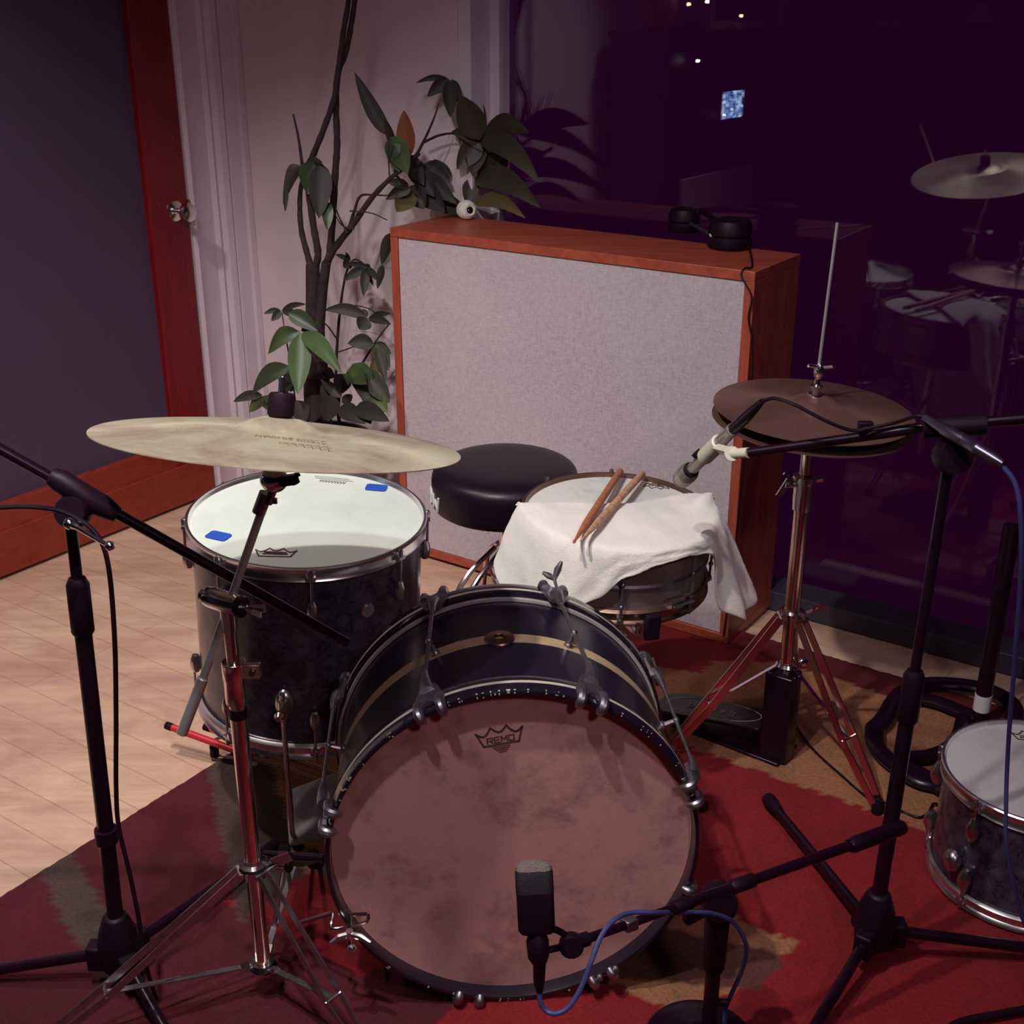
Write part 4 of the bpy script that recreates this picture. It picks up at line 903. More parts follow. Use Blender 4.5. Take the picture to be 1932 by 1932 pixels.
# condenser microphone above the snare
m0, m1_ = at(1285, 905, d=2.14), at(1438, 757, d=1.86); md_ = (m1_ - m0).normalized()
mc = thing('condenser_microphone', 'satin silver pencil microphone angled down at the snare drum', 'microphone', m0)
X = frame(m0, md_); Lm = (m1_ - m0).length
mb = MB(); mb.lathe([(.0001, -.006), (.010, -.005), (.0155, -.001), (.0165, .002), (.0165, .008)], 24, X); mb.build('grille', m_grille, mc)
prof = [(.0165, .008)]
for k in range(3): z_ = .009 + k * .0055; prof += [(.0175, z_), (.0175, z_ + .003), (.0150, z_ + .0034), (.0150, z_ + .005)]
prof += [(.0178, .026), (.0170, .036), (.0125, .042)]
mb = MB(); mb.lathe(prof, 28, X); mb.build('capsule', m_silver, mc)
mb = MB(); mb.lathe([(.0135, .041), (.0138, .046), (.0105, .048), (.0100, .052)], 24, X); mb.build('capsule_ring', m_rubber, mc)
mb = MB(); mb.lathe([(.0103, .048), (.0103, Lm * .60), (.0100, Lm * .64), (.0106, Lm * .645), (.0106, Lm * .675), (.0001, Lm * .68)], 24, X); mb.build('body', m_silver, mc)
mb = MB(); mb.lathe([(.0095, Lm * .675), (.0098, Lm * .72), (.0095, Lm * .82), (.0075, Lm * .92), (.0045, Lm), (.0001, Lm)], 20, X); mb.build('plug', m_black, mc)
mb = MB(); X2 = frame(m0 + md_ * Lm * .42, md_, (0, -1, 0)); mb.lathe([(.0106, -.030), (.0138, -.030), (.0142, .028), (.0106, .030)], 28, X2)
cj = at(1380, 856, d=1.955); mb.prism([(.012 * math.cos(a * PI / 8), .012 * math.sin(a * PI / 8)) for a in range(16)], .006, frame(cj, FW * -1)); mb.bar(m0 + md_ * Lm * .44, cj + Vector((-.002, 0, .003)), .020, .010, FW)
mb.tube([cj, tipR], [.0078, .0085], 12); clp = mb.build('clip', m_cream, mc)
mb = MB(); mb.tube([cj - FW * .0065, cj - FW * .0085], .0035, 10); mb.build('screw', m_brass, clp)
mb = MB(); mb.lathe([(.0001, -.004), (.0085, -.004), (.0085, .004), (.0001, .004)], 14, frame(m0 + md_ * Lm * .30 + (UP * .6 - RT * .8) * .013, UP - RT)); mb.build('switch_knob', m_rubber, mc)
# its cable and the in-line connector
pts = [m1_, at(1462, 752, d=1.84), at(1500, 764, d=1.82), at(1560, 795, d=1.82), at(1608, 812, d=1.825), at(1640, 808, d=1.82), at(1690, 797, d=1.80), at(1725, 786, d=1.77), at(1742, 786, d=1.76)]
mb = MB(); mb.tube(spline(pts, 8), .0028, 8); cb2 = mb.build('microphone_cable', m_cable); tag(cb2, 'thin dark cable from the silver microphone along the boom', 'cable')
x0, x1 = at(1742, 786, d=1.76), at(1893, 876, d=1.66)
xc = thing('cable_connector', 'dark metal cable connector hanging off the boom at the right', 'connector', x0); X = frame(x0, x1 - x0); Lx = (x1 - x0).length
mb = MB(); mb.lathe([(.003, 0), (.0052, .002), (.0075, Lx * .25), (.0090, Lx * .27), (.0090, Lx * .48), (.0098, Lx * .485), (.0098, Lx * .5), (.0092, Lx * .505), (.0092, Lx * .66), (.0101, Lx * .67), (.0101, Lx * .70), (.009, Lx * .72), (.0085, Lx * .9), (.0052, Lx), (.0001, Lx)], 22, X); mb.build('barrel', M('gunmetal', (.16, .13, .20), .3, .9), xc)
pts = [x1 - (x1 - x0).normalized() * .01, at(1915, 912, d=1.66), at(1926, 980, d=1.67), at(1926, 1090, d=1.72), at(1916, 1230, d=1.80), at(1906, 1350, d=1.88), at(1900, 1450, d=1.95), at(1898, 1530, d=2.0), at(1903, 1600, d=2.03), at(1925, 1720, d=2.05), at(1960, 1800, z=RZ + .004)]
pts[7:9] = [at(1898, 1530, d=1.97), at(1900, 1600, d=1.99)]
mb = MB(); mb.tube(spline(pts, 8), .0036, 8); o = mb.build('microphone_cable', m_bluecable); tag(o, 'blue cable dropping down the right edge past the small tom', 'cable')

# front stand with kick microphone
fb_ = at(1330, 1940, z=RZ); fs_ = thing('short_microphone_stand', 'short black round based boom stand in front of the bass drum', 'microphone stand', fb_)
tF = at(1356, 1700, d=1.80)
mb = MB(); rb = .085; mb.lathe([(.0001, .030), (.020, .030), (.024, .024), (.06, .018), (rb - .004, .014), (rb, .010), (rb, .001), (.0001, .001)], 40, Matrix.Translation((tF.x - .012, tF.y, RZ))); mb.build('base', m_black, fs_)
bb = at(1338, 1925, d=1.97); bb = Vector((tF.x - .006, tF.y - .0, .03))
fpole0 = at(1300, 1925, z=RZ); fpole0 = Vector((tF.x, tF.y, RZ + .02))
mb = MB(); mb.tube([fpole0, tF - ZV * .075], .0115, 16); mb.build('lower_tube', m_black, fs_)
mb = MB(); mb.tube([tF - ZV * .13, tF - ZV * .12, tF - ZV * .03, tF - ZV * .02], [.0125, .017, .019, .014], 16); mb.tube([tF - ZV * .19 , tF - ZV * .188 + Vector((.024, -.004, 0))], .006, 8); mb.build('height_grip', m_blackmat, fs_)
mb = MB(); mb.lathe([(.0001, -.02), (.024, -.02), (.027, -.01), (.027, .01), (.024, .02), (.0001, .02)], 22, frame(tF, (0, -1, .2))); bck = mb.build('boom_clutch', m_blackmat, fs_); mb = MB(); mb.tube([at(1330, 1722, d=1.77), at(1298, 1733, d=1.73)], [.006, .0095], 12); mb.build('knob', m_blackmat, bck)
bA, bB = at(1096, 1775, d=1.60), at(1704, 1560, d=1.90)
bp_ = lambda px: at(px, 1775 - (px - 1096) * 215 / 608, d=1.60 + .30 * (px - 1096) / 608)
mb = MB(); mb.tube([bp_(1085), bp_(1400)], .0062, 14); mb.tube([bp_(1390), bp_(1600)], .0078, 14); mb.tube([bp_(1290), bp_(1400)], .0076, 14); mb.build('boom', m_black, fs_)
for a_, b_, r in ((1268, 1306, .0098), (1378, 1424, .0108)): mb = MB(); mb.tube([bp_(a_), bp_(a_ + 4), bp_(b_ - 4), bp_(b_)], [.008, r, r, .008], 12); mb.build('boom_collar', m_blackmat, fs_)
mb = MB(); mb.tube([bp_(1602), bp_(1608), bp_(1700), bp_(1704)], [.0095, .0125, .0120, .010], 14); mb.build('boom_weight', m_black, fs_)
mb = MB(); mb.box((0, 0, 0), (.018, .016, .020), frame(bp_(1187), bp_(1200) - bp_(1187))); mb.build('cable_clip', m_pewter, fs_, bevel=.002)
# kick microphone
mk = at(1010, 1700, d=1.56); km = thing('kick_microphone', 'large black microphone on the short stand in front of the bass drum head', 'microphone', mk)
X = frame(mk, at(1007, 1640, d=1.56) - at(1013, 1760, d=1.56), (1, 0, 0))
def rrect(w_, h_, r, n=5): return [(sx * (w_ - r) + r * math.cos(math.radians(a + k * 90 / n)), sy * (h_ - r) + r * math.sin(math.radians(a + k * 90 / n))) for sx, sy, a in ((1, 1, 0), (-1, 1, 90), (-1, -1, 180), (1, -1, 270)) for k in range(n + 1)]
def loft(mb, sections, X, mi=0):
    n = len(sections[0][0]); vs = [(x, y, z) for poly, z in sections for x, y in poly]
    fs = [(j * n + i, j * n + (i + 1) % n, (j + 1) * n + (i + 1) % n, (j + 1) * n + i) for j in range(len(sections) - 1) for i in range(n)] + [tuple(range(n))[::-1], tuple((len(sections) - 1) * n + i for i in range(n))]
    mb.add(vs, fs, mi, X)
mb = MB(); loft(mb, [(rrect(.020, .014, .008), -.039), (rrect(.0235, .016, .009), -.034), (rrect(.0238, .0165, .009), .012), (rrect(.0238, .0165, .009), .013)], X); mb.build('body', m_blackmat, km)
mb = MB(); loft(mb, [(rrect(.0242, .017, .010), .013), (rrect(.0242, .017, .010), .036), (rrect(.0225, .0155, .010), .041)], X); mb.build('lower_grille', m_darkgrille, km)
mb = MB(); loft(mb, [(rrect(.0224, .0154, .010), .0412), (rrect(.0215, .014, .010), .046), (rrect(.017, .010, .008), .050), (rrect(.008, .005, .004), .0525)], X); mb.build('grille', m_grille, km)
mb = MB(); mb.tube([at(1013, 1758, d=1.56), at(1014, 1775, d=1.56), at(1016, 1806, d=1.56), at(1019, 1818, d=1.56)], [.011, .0145, .0135, .009], 16)
mb.tube(spline([at(1022, 1756, d=1.57), at(1048, 1754, d=1.575), at(1072, 1768, d=1.585), at(1080, 1778, d=1.59)], 5), .0045, 10); mb.tube(spline([at(1022, 1795, d=1.57), at(1045, 1790, d=1.575), at(1062, 1786, d=1.585), at(1082, 1782, d=1.59)], 4), .0045, 10)
mb.lathe([(.0001, -.010), (.014, -.010), (.016, -.006), (.016, .006), (.014, .010), (.0001, .010)], 18, frame(at(1078, 1783, d=1.58), (0, -1, .3))); mb.tube([bp_(1076), bp_(1108)], .0095, 14)
mb.build('yoke', m_blackmat, km)
mb = MB(); mb.tube([at(1018, 1812, d=1.56), at(1017, 1850, d=1.565), at(1018, 1872, d=1.565)], [.0085, .0075, .0045], 14); mb.build('plug', m_black, km)
pts = [at(1018, 1870, d=1.565), at(1020, 1892, d=1.565), at(1032, 1908, d=1.565), at(1052, 1912, d=1.56), at(1075, 1898, d=1.56), at(1098, 1860, d=1.565), at(1115, 1815, d=1.57), at(1135, 1765, d=1.585), at(1160, 1735, d=1.60), at(1190, 1722, d=1.62), at(1240, 1722, d=1.64), at(1290, 1722, d=1.72), at(1345, 1724, d=1.755), at(1385, 1742, d=1.775), at(1408, 1785, d=1.80), at(1400, 1830, d=1.84), at(1378, 1880, d=1.88), at(1368, 1910, d=1.92), at(1366, 1960, z=RZ + .004)]
mb = MB(); mb.tube(spline(pts, 8), .0034, 8); o = mb.build('microphone_cable', m_bluecable); tag(o, 'blue cable looping under the kick microphone and over its boom', 'cable')

# heavy ring based stand behind the right stand
rbp = at(1850, 1348, z=RZ + .03); rs_ = thing('ring_base_stand', 'black stand with a heavy looped cast base beside the window', 'stand', Vector((rbp.x, rbp.y, 0)))
cz = .0; mb = MB()
def zp(px, py, z=.035): return at(px, py, z=z)
loop = spline([zp(1650, 1370), zp(1668, 1352), zp(1700, 1305), zp(1750, 1286), zp(1830, 1290), zp(1885, 1306), zp(1915, 1335), zp(1900, 1380), zp(1840, 1430), zp(1790, 1470), zp(1740, 1470), zp(1690, 1440), zp(1655, 1405), zp(1650, 1370)], 5)
mb.tube(loop, .021, 12)
mb.tube(spline([zp(1690, 1310), zp(1760, 1318), zp(1830, 1345), zp(1850, 1350)], 4), .020, 10)
mb.tube(spline([zp(1820, 1350), zp(1805, 1395), zp(1760, 1420), zp(1700, 1425)], 5), [.018] * 16, 10)
mb.tube([zp(1690, 1435, .03), zp(1800, 1495, .03)], .024, 10)
for v_ in mb.v: v_.z = RZ + .001 + max(0, v_.z - .008) * .62
mb.build('base', m_black, rs_)
mb = MB(); ptop = Vector((rbp.x, rbp.y, .50)); mb.tube([Vector((rbp.x, rbp.y, .03)), ptop], .0175, 16); mb.build('post', m_black, rs_)
mb = MB(); mb.tube([Vector((rbp.x, rbp.y, .055)), Vector((rbp.x, rbp.y, .095))], .0186, 18); mb.build('white_tape_band', m_white_paint, rs_)

# thin floor cable
pts = [at(1490, 1330, z=.05), at(1505, 1375, z=.03), at(1540, 1420, z=RZ + .003), at(1590, 1465, z=RZ + .003), at(1628, 1498, z=RZ + .003), at(1660, 1510, z=.045), at(1700, 1530, z=RZ + .003), at(1733, 1542, z=RZ + .003), at(1752, 1532, z=RZ + .003), at(1762, 1516, z=.018), at(1782, 1521, z=.03), at(1830, 1512, z=.05), at(1842, 1510, z=.05)]
mb = MB(); mb.tube(spline(pts, 6), .0026, 8); o = mb.build('floor_cable', m_cable); tag(o, 'thin black cable running from the hi-hat pedal across the rug', 'cable')
mb = MB(); mb.tube(spline([at(1740, 1990, z=RZ + .01), at(1800, 1935, z=RZ + .01), at(1880, 1915, z=RZ + .01), at(1990, 1895, z=RZ + .01)], 6), .007, 10); o = mb.build('heavy_cable', m_cable); tag(o, 'thick dark cable on the rug at the lower right corner', 'cable')

# red handled rods under the floor tom
def hot_rod(p0, p1, lab):
    p0, p1 = Vector(p0), Vector(p1); d_ = (p1 - p0).normalized(); o = thing('bundle_stick', lab, 'drumstick', p0, 'red sleeved bundle sticks under the floor tom'); X = frame(p0, d_); L_ = (p1 - p0).length
    mb = MB(); mb.tube([p0 + d_ * .014, p0 + d_ * L_ * .55], .0078, 14); mb.build('grip_sleeve', m_red, o)
    mb = MB(); mb.tube([p0, p0 + d_ * .002, p0 + d_ * .016], [.0075, .0086, .0086], 14); mb.build('end_cap', m_rubber, o)
    mb = MB()
    for k in range(7):
        a = k * PI / 3; off = X.to_3x3() @ Vector((math.cos(a) * .0045, math.sin(a) * .0045, 0)) if k < 6 else Vector()
        mb.tube([p0 + d_ * L_ * .54 + off, p1 + off], .0021, 6)
    mb.build('dowels', m_dowel, o)
hz = RZ + .009
hot_rod(at(313, 1368, z=.075), at(620, 1480, z=.02), 'red sleeved bundle stick poking out left under the floor tom, nearer the viewer')
hot_rod(at(385, 1370, z=.075), at(650, 1468, z=.02), 'red sleeved bundle stick mostly hidden behind the nearer one')
cr_ = at(408, 1400, z=.055)
o = thing('wire_rest', 'small chrome wire rest with a rubber foot under the red sticks', 'stick rest', Vector((cr_.x, cr_.y, RZ)))
mb = MB(); mb.tube(spline([at(404, 1412, z=.03), at(402, 1400, z=.055), at(415, 1392, z=.07), at(438, 1392, z=.075), at(470, 1415, z=.06), at(560, 1430, z=.05)], 5), .0035, 8); mb.build('wire', m_pewter, o)
mb = MB(); mb.tube([at(405, 1425, z=RZ + .002), at(404, 1408, z=.04)], .010, 12); mb.build('rubber_foot', m_rubber, o)

# pillow behind the bass drum
def pillow():
    P = [at(534, 1505, z=.12), at(640, 1465, z=.16), at(660, 1590, z=.05), at(540, 1612, z=.03)]
    n = 16; vs = []; fs = []
    ctr = sum(P, Vector()) / 4
    for s_ in (1, -1):
        for i in range(n + 1):
            for j in range(n + 1):
                u, v = i / n, j / n; p = P[0].lerp(P[1], u).lerp(P[3].lerp(P[2], u), v)
                t_ = (max(0, math.sin(PI * u)) * max(0, math.sin(PI * v))) ** .45
                nrm = Vector((-.1, -.5, .85)).normalized(); fold = .006 * math.sin(u * 9 + v * 12) * t_
                p = p + nrm * ((.035 * t_ + fold) if s_ > 0 else -.03 * t_)
                p.z = max(p.z, RZ + .004); p.y += .02
                vs.append(p)
    for s_ in (0, 1):
        k = s_ * (n + 1) ** 2
        for i in range(n):
            for j in range(n):
                q = (k + i * (n + 1) + j, k + (i + 1) * (n + 1) + j, k + (i + 1) * (n + 1) + j + 1, k + i * (n + 1) + j + 1); fs.append(q if s_ == 0 else q[::-1])
    mb = MB(); mb.add(vs, fs); o = mb.build('pillow', m_pillow, None, smooth=180, sub=1); tag(o, 'crumpled pale cotton pillow between floor tom and bass drum', 'pillow')
pillow()

# ------------------------------------------------------------------ potted tree in the corner
tb = at(592, 800, b=2.56)
pt = thing('potted_tree', 'tall potted money tree with palmate leaves in the corner left of the panel', 'plant', Vector((tb.x, tb.y, 0)))
potz = .30
mb = MB(); mb.lathe([(.0001, .002), (.125, .002), (.135, .02), (.165, potz - .03), (.175, potz - .028), (.175, potz), (.162, potz), (.158, potz - .04), (.0001, potz - .04)], 40, Matrix.Translation((tb.x, tb.y, 0)), [0] * 7 + [1]); mb.build('pot', [m_blackmat, m_bark], pt)
mb = MB()
def br(pts, r0, r1, b=2.56, n=5):
    P = [at(p[0], p[1], b=(p[2] if len(p) > 2 else b)) for p in pts]; Q = spline(P, n); k = len(Q)
    mb.tube(Q, [(r0 + (r1 - r0) * i / (k - 1)) * (1 + .08 * math.sin(i * 2.3)) for i in range(k)], 10)
soil = Vector((tb.x, tb.y, potz - .05))
P = [soil, at(600, 860, b=2.56), at(597, 800, b=2.56), at(590, 720, b=2.56), at(588, 640, b=2.56), at(590, 570, b=2.56), at(590, 520, b=2.56), at(590, 500, b=2.56)]
mb.tube(spline(P, 5), [.050 - .030 * min(1, i / 20) for i in range(36)], 14)
P = [soil + Vector((.03, 0, 0)), at(612, 740, b=2.57), at(602, 640, b=2.57), at(607, 560, b=2.57), at(616, 495, b=2.57)]
mb.tube(spline(P, 5), [.022 - .009 * i / 20 for i in range(21)], 12)
br([(590, 515), (580, 480), (568, 430), (566, 370), (572, 330), (570, 310), (563, 260), (553, 215)], .010, .0025)
br([(592, 512), (600, 480), (592, 430), (583, 365), (578, 325), (592, 290), (612, 240), (632, 180), (640, 120), (648, 60), (660, -20), (668, -160), (690, -330)], .0105, .006)
br([(612, 505), (622, 478), (628, 400), (633, 320), (636, 270), (634, 200), (637, 140), (652, 100), (662, 50), (672, -20), (684, -140), (676, -300)], .011, .0058, 2.58)
br([(615, 500), (630, 470), (665, 425), (700, 375), (735, 338), (752, 325)], .0115, .005, 2.58)
br([(655, 440), (668, 400), (680, 370), (705, 368), (732, 369)], .005, .002, 2.58)
br([(655, 440), (640, 410), (632, 388)], .003, .0015); br([(660, 398), (700, 402), (730, 415)], .002, .0015)
br([(668, 432), (645, 425), (630, 400)], .0025, .0012)
br([(752, 325), (780, 300), (800, 265), (818, 225), (828, 195)], .006, .0015, 2.68); br([(800, 268), (830, 255), (862, 252), (900, 262)], .004, .002, 2.78)
br([(790, 290), (765, 310), (745, 325), (770, 355)], .006, .003, 2.68); br([(735, 338), (733, 290), (735, 258)], .002, .002)
# lower thin stems
br([(645, 830), (636, 760), (634, 700), (640, 600), (652, 520), (668, 490), (690, 500)], .006, .002, 2.66)
br([(636, 640), (615, 612), (595, 605)], .0025, .0015, 2.64); br([(645, 575), (690, 580), (722, 600)], .002, .0015, 2.7)
br([(640, 745), (680, 690), (712, 640), (735, 610)], .004, .002, 2.66); br([(636, 665), (665, 655), (690, 645)], .002, .0015, 2.66)
br([(560, 780), (550, 700), (540, 640), (532, 590)], .003, .0015, 2.45); br([(575, 720), (570, 660), (565, 630)], .003, .002, 2.46)
br([(560, 790), (520, 750), (495, 748)], .003, .0015, 2.42)
mb.build('trunk', m_bark, pt)
mb = MB()
def leaf(p0, p1, wdt, b=2.5, b1=None, mi=0, droop=.16, tw=.0):
    P0 = at(p0[0], p0[1], b=b); P1 = at(p1[0], p1[1], b=(b1 if b1 is not None else b - .02)); ax = P1 - P0; L_ = ax.length; t = ax.normalized()
    view = (CAM - P0).normalized(); side = t.cross(view).normalized(); nrm = side.cross(t).normalized()
    side = (side * math.cos(tw) + nrm * math.sin(tw)).normalized(); nrm = side.cross(t).normalized()
    n = 9; vs = []; fs = []; sgd = 1 if nrm.z > 0 else -1
    for i in range(n + 1):
        q = i / n; c_ = P0 + ax * q + ZV * (droop * L_ * (math.sin(PI * q) * .55)); h = wdt / 2 * (math.sin(PI * min(1, q ** .8 * 1.0)) ** .75 if 0 < q < 1 else .02) * (1 - .15 * q)
        for k in (-1, -.5, 0, .5, 1): vs.append(c_ + side * (h * k) + nrm * (abs(k) * h * .30) * sgd)
    for i in range(n):
        for k in range(4): a = i * 5 + k; fs.append((a, a + 1, a + 6, a + 5))
    mb.add(vs, fs, mi)
UP_ = 2.72
for L_ in [
    # upper left single leaves
    ((733, 256), (669, 136), .040, 2.62, 2.58, 1, -.10), ((745, 285), (726, 222), .022, 2.64, 2.6, 1, 0), ((768, 300), (762, 208), .048, 2.66, 2.62, 2, 0),
    ((738, 258), (770, 328), .060, 2.62, 2.58, 0, .0), ((745, 270), (752, 325), .05, 2.61, 2.58, 0, 0),
    # top cluster at (835,150)
    ((850, 152), (784, 157), .016, 2.8, 2.75, 1, .2), ((848, 150), (806, 182), .034, 2.8, 2.76, 1, .1), ((848, 152), (850, 222), .038, 2.8, 2.76, 1, .0), ((852, 150), (872, 205), .026, 2.81, 2.80, 1, .1),
    # right cluster
    ((905, 264), (998, 250), .060, 2.86, 2.80, 3, .25), ((905, 264), (1019, 345), .060, 2.86, 2.78, 3, .22), ((905, 264), (868, 180), .075, 2.84, 2.79, 3, 0), ((905, 264), (912, 196), .028, 2.9, 2.9, 3, 0),
    ((905, 264), (852, 248), .045, 2.86, 2.80, 3, .1), ((905, 264), (862, 320), .060, 2.86, 2.80, 3, 0), ((900, 266), (892, 330), .06, 2.87, 2.82, 3, 0),
    ((893, 340), (1020, 392), .064, 2.86, 2.78, 3, .22), ((893, 340), (960, 300), .075, 2.87, 2.86, 3, .1), ((893, 338), (880, 385), .045, 2.86, 2.82, 3, 0), ((893, 340), (965, 325), .06, 2.9, 2.9, 3, .1),
    ((895, 385), (992, 412), .040, 2.84, 2.80, 4, .25), ((850, 335), (800, 310), .03, 2.83, 2.8, 1, 0), ((850, 335), (818, 300), .03, 2.82, 2.8, 1, 0),
    # cluster over panel left
    ((772, 352), (730, 343), .026, 2.66, 2.62, 1, .1), ((775, 356), (728, 377), .032, 2.66, 2.62, 1, .15), ((775, 360), (748, 400), .06, 2.68, 2.62, 4, 0), ((775, 350), (800, 395), .055, 2.70, 2.70, 1, 0),
    ((768, 292), (800, 350), .046, 2.72, 2.72, 1, 0), ((772, 300), (820, 372), .055, 2.74, 2.74, 1, 0), ((790, 330), (862, 385), .05, 2.76, 2.78, 1, .1), ((800, 310), (850, 345), .045, 2.78, 2.79, 1, .1), ((780, 350), (840, 400), .07, 2.75, 2.75, 1, .1), ((830, 380), (880, 398), .05, 2.8, 2.8, 1, 0),
    ((735, 440), (720, 500), .030, 2.60, 2.60, 1, 0), ((722, 500), (712, 545), .020, 2.60, 2.60, 1, 0),
    # hanging cluster left
    ((574, 316), (534, 385), .036, 2.54, 2.50, 1, .55), ((540, 350), (538, 400), .014, 2.51, 2.50, 1, 0), ((574, 316), (608, 306), .03, 2.54, 2.5, 0, .1), ((600, 306), (580, 366), .080, 2.53, 2.49, 0, 0), ((606, 308), (602, 412), .060, 2.52, 2.48, 1, 0), ((618, 380), (618, 435), .030, 2.52, 2.49, 0, 0), ((585, 312), (578, 360), .05, 2.52, 2.49, 0, 0),
    # small star leaves
    ((690, 506), (648, 530), .026, 2.66, 2.62, 1, .1), ((690, 506), (686, 560), .026, 2.66, 2.62, 1, 0), ((690, 506), (718, 533), .020, 2.66, 2.64, 1, .1), ((692, 504), (655, 498), .016, 2.66, 2.64, 1, .1), ((660, 492), (632, 480), .014, 2.66, 2.64, 1, .1), ((660, 495), (648, 505), .03, 2.66, 2.64, 1, 0), ((660, 494), (652, 475), .012, 2.66, 2.66, 1, 0), ((692, 505), (696, 498), .016, 2.66, 2.66, 1, 0), ((690, 508), (705, 540), .012, 2.68, 2.68, 1, 0),
    ((693, 598), (612, 585), .034, 2.64, 2.58, 1, .18), ((695, 600), (738, 612), .026, 2.66, 2.66, 1, .1), ((693, 600), (678, 622), .046, 2.64, 2.62, 1, 0), ((693, 598), (684, 582), .016, 2.66, 2.66, 1, 0), ((700, 598), (738, 592), .018, 2.67, 2.67, 1, .1),
    ((706, 650), (656, 648), .044, 2.64, 2.60, 1, .18), ((708, 650), (735, 700), .046, 2.62, 2.60, 0, .1), ((708, 648), (738, 668), .026, 2.66, 2.66, 1, .1), ((712, 655), (728, 720), .03, 2.6, 2.58, 1, 0), ((708, 676), (700, 720), .022, 2.66, 2.64, 4, 0),
    # lower left star
    ((530, 586), (498, 592), .016, 2.45, 2.42, 1, .15), ((530, 586), (512, 606), .022, 2.45, 2.42, 1, 0), ((532, 586), (578, 574), .016, 2.46, 2.48, 1, .15), ((532, 586), (572, 602), .022, 2.46, 2.46, 1, .1), ((545, 590), (600, 625), .044, 2.44, 2.46, 0, .1),
    # main left star
    ((566, 626), (506, 668), .046, 2.44, 2.38, 0, .35), ((567, 628), (562, 744), .062, 2.42, 2.36, 5, .0), ((570, 628), (645, 705), .050, 2.42, 2.38, 5, .15), ((568, 624), (605, 612), .03, 2.46, 2.46, 0, .1),
    # lower
    ((545, 690), (476, 742), .048, 2.40, 2.34, 0, .25), ((495, 745), (440, 758), .028, 2.38, 2.34, 1, .15), ((543, 690), (538, 745), .045, 2.44, 2.42, 1, 0), ((495, 748), (470, 778), .032, 2.38, 2.36, 0, 0), ((495, 748), (508, 775), .028, 2.40, 2.38, 0, 0), ((560, 700), (548, 740), .03, 2.46, 2.44, 1, 0),
    ((610, 700), (632, 712), .034, 2.5, 2.5, 1, 0), ((655, 700), (692, 725), .06, 2.5, 2.46, 0, .1), ((665, 690), (708, 735), .05, 2.52, 2.5, 0, .15), ((660, 695), (715, 790), .04, 2.5, 2.48, 1, .1), ((645, 760), (665, 745), .026, 2.5, 2.5, 1, 0), ((645, 750), (605, 715), .03, 2.5, 2.5, 1, 0), ((650, 705), (640, 745), .05, 2.54, 2.5, 1, 0), ((612, 720), (640, 775), .05, 2.52, 2.5, 1, 0),
    ((690, 740), (732, 778), .06, 2.5, 2.48, 0, .1), ((690, 700), (728, 745), .04, 2.54, 2.52, 0, .1), ((640, 770), (690, 800), .05, 2.46, 2.44, 1, .1), ((680, 760), (700, 800), .05, 2.48, 2.46, 1, 0), ((700, 715), (735, 760), .05, 2.5, 2.5, 1, 0), ((670, 770), (735, 795), .05, 2.46, 2.44, 1, .1), ((600, 745), (585, 800), .06, 2.45, 2.44, 1, 0), ((625, 745), (618, 795), .055, 2.45, 2.44, 1, 0), ((560, 755), (575, 800), .05, 2.42, 2.42, 1, 0),
]:
    p0, p1, w_, b_, b1_, mi, dr = L_; leaf(p0, p1, w_ * 1.12, b_, b1_, mi, dr)
m_leafshade = M('leaf_shaded', (.040, .034, .024), .5, nscale=8, namp=.25); m_leafyel = M('leaf_yellowing', (.10, .075, .025), .5, nscale=8, namp=.25); m_leafbright = M('leaf_fresh_green', (.070, .12, .045), .40, nscale=8, namp=.3)  # m_leafshade: dimness of the right cluster put into the leaf colour
mb.build('foliage', [m_leaf, m_leafdark, m_leaforange, m_leafshade, m_leafyel, m_leafbright], pt, smooth=80)

# ------------------------------------------------------------------ studio gear along the left wall, seen only as reflections in the window
def RB(px, py, a): p = at(px, py, a=a); return (a, 2 * GLASSB - p.dot(NB), p.z)
def RK(px, py, b): p = at(px, py, b=2 * GLASSB - b); return (p.dot(TA), b, p.z)
def kbox(px0, py0, px1, py1, b, dep):
    p, q = RK(px0, py0, b), RK(px1, py1, b); a0_, a1_ = sorted((p[0], q[0])); z0_, z1_ = sorted((p[2], q[2])); return ((a0_ + a1_) / 2, b + dep / 2, (z0_ + z1_) / 2), (a1_ - a0_, dep, z1_ - z0_)
def rbox(px0, py0, px1, py1, a, dep):
    p, q = RB(px0, py0, a), RB(px1, py1, a); b0_, b1_ = sorted((p[1], q[1])); z0_, z1_ = sorted((p[2], q[2])); return (a - dep / 2, (b0_ + b1_) / 2, (z0_ + z1_) / 2), (dep, b1_ - b0_, z1_ - z0_)
FA = -2.62
m_gear = M('rack_black', (.016, .010, .018), .4, nscale=12)
m_ivory = M('pale_card', (.40, .34, .42), .8); m_patt = None
t = NT('patterned_cloth'); v = t.co(); f = t.noise(14, 6, .75, v, 1.8); t.l(t.ramp(f, [(.42, (.035, .025, .032)), (.5, (.10, .08, .07)), (.6, (.05, .04, .045))]), t.b.inputs['Base Color']); t.set(Roughness=.9); m_patt = t.m
(c_, s_) = rbox(1262, 60, 1920, 900, FA, .30); top_ = RB(1400, 66, FA)[2]; b_lo = RB(1520, 200, FA)[1]; b_hi = RB(1268, 200, FA)[1]
rk = thing('equipment_cabinet', 'tall black equipment cabinet along the left wall, seen reflected in the window', 'cabinet', W(FA - .15, (b_lo + b_hi) / 2, 0))
mb = MB(); mb.box((FA - .17, (b_lo + b_hi) / 2, top_ / 2), (.30, b_hi - b_lo, top_), ROOM); mb.box((FA - .15, (b_lo + b_hi) / 2, top_ + .012), (.36, b_hi - b_lo + .04, .024), ROOM); mb.build('body', m_gear, rk)
zz = .12; n = 0
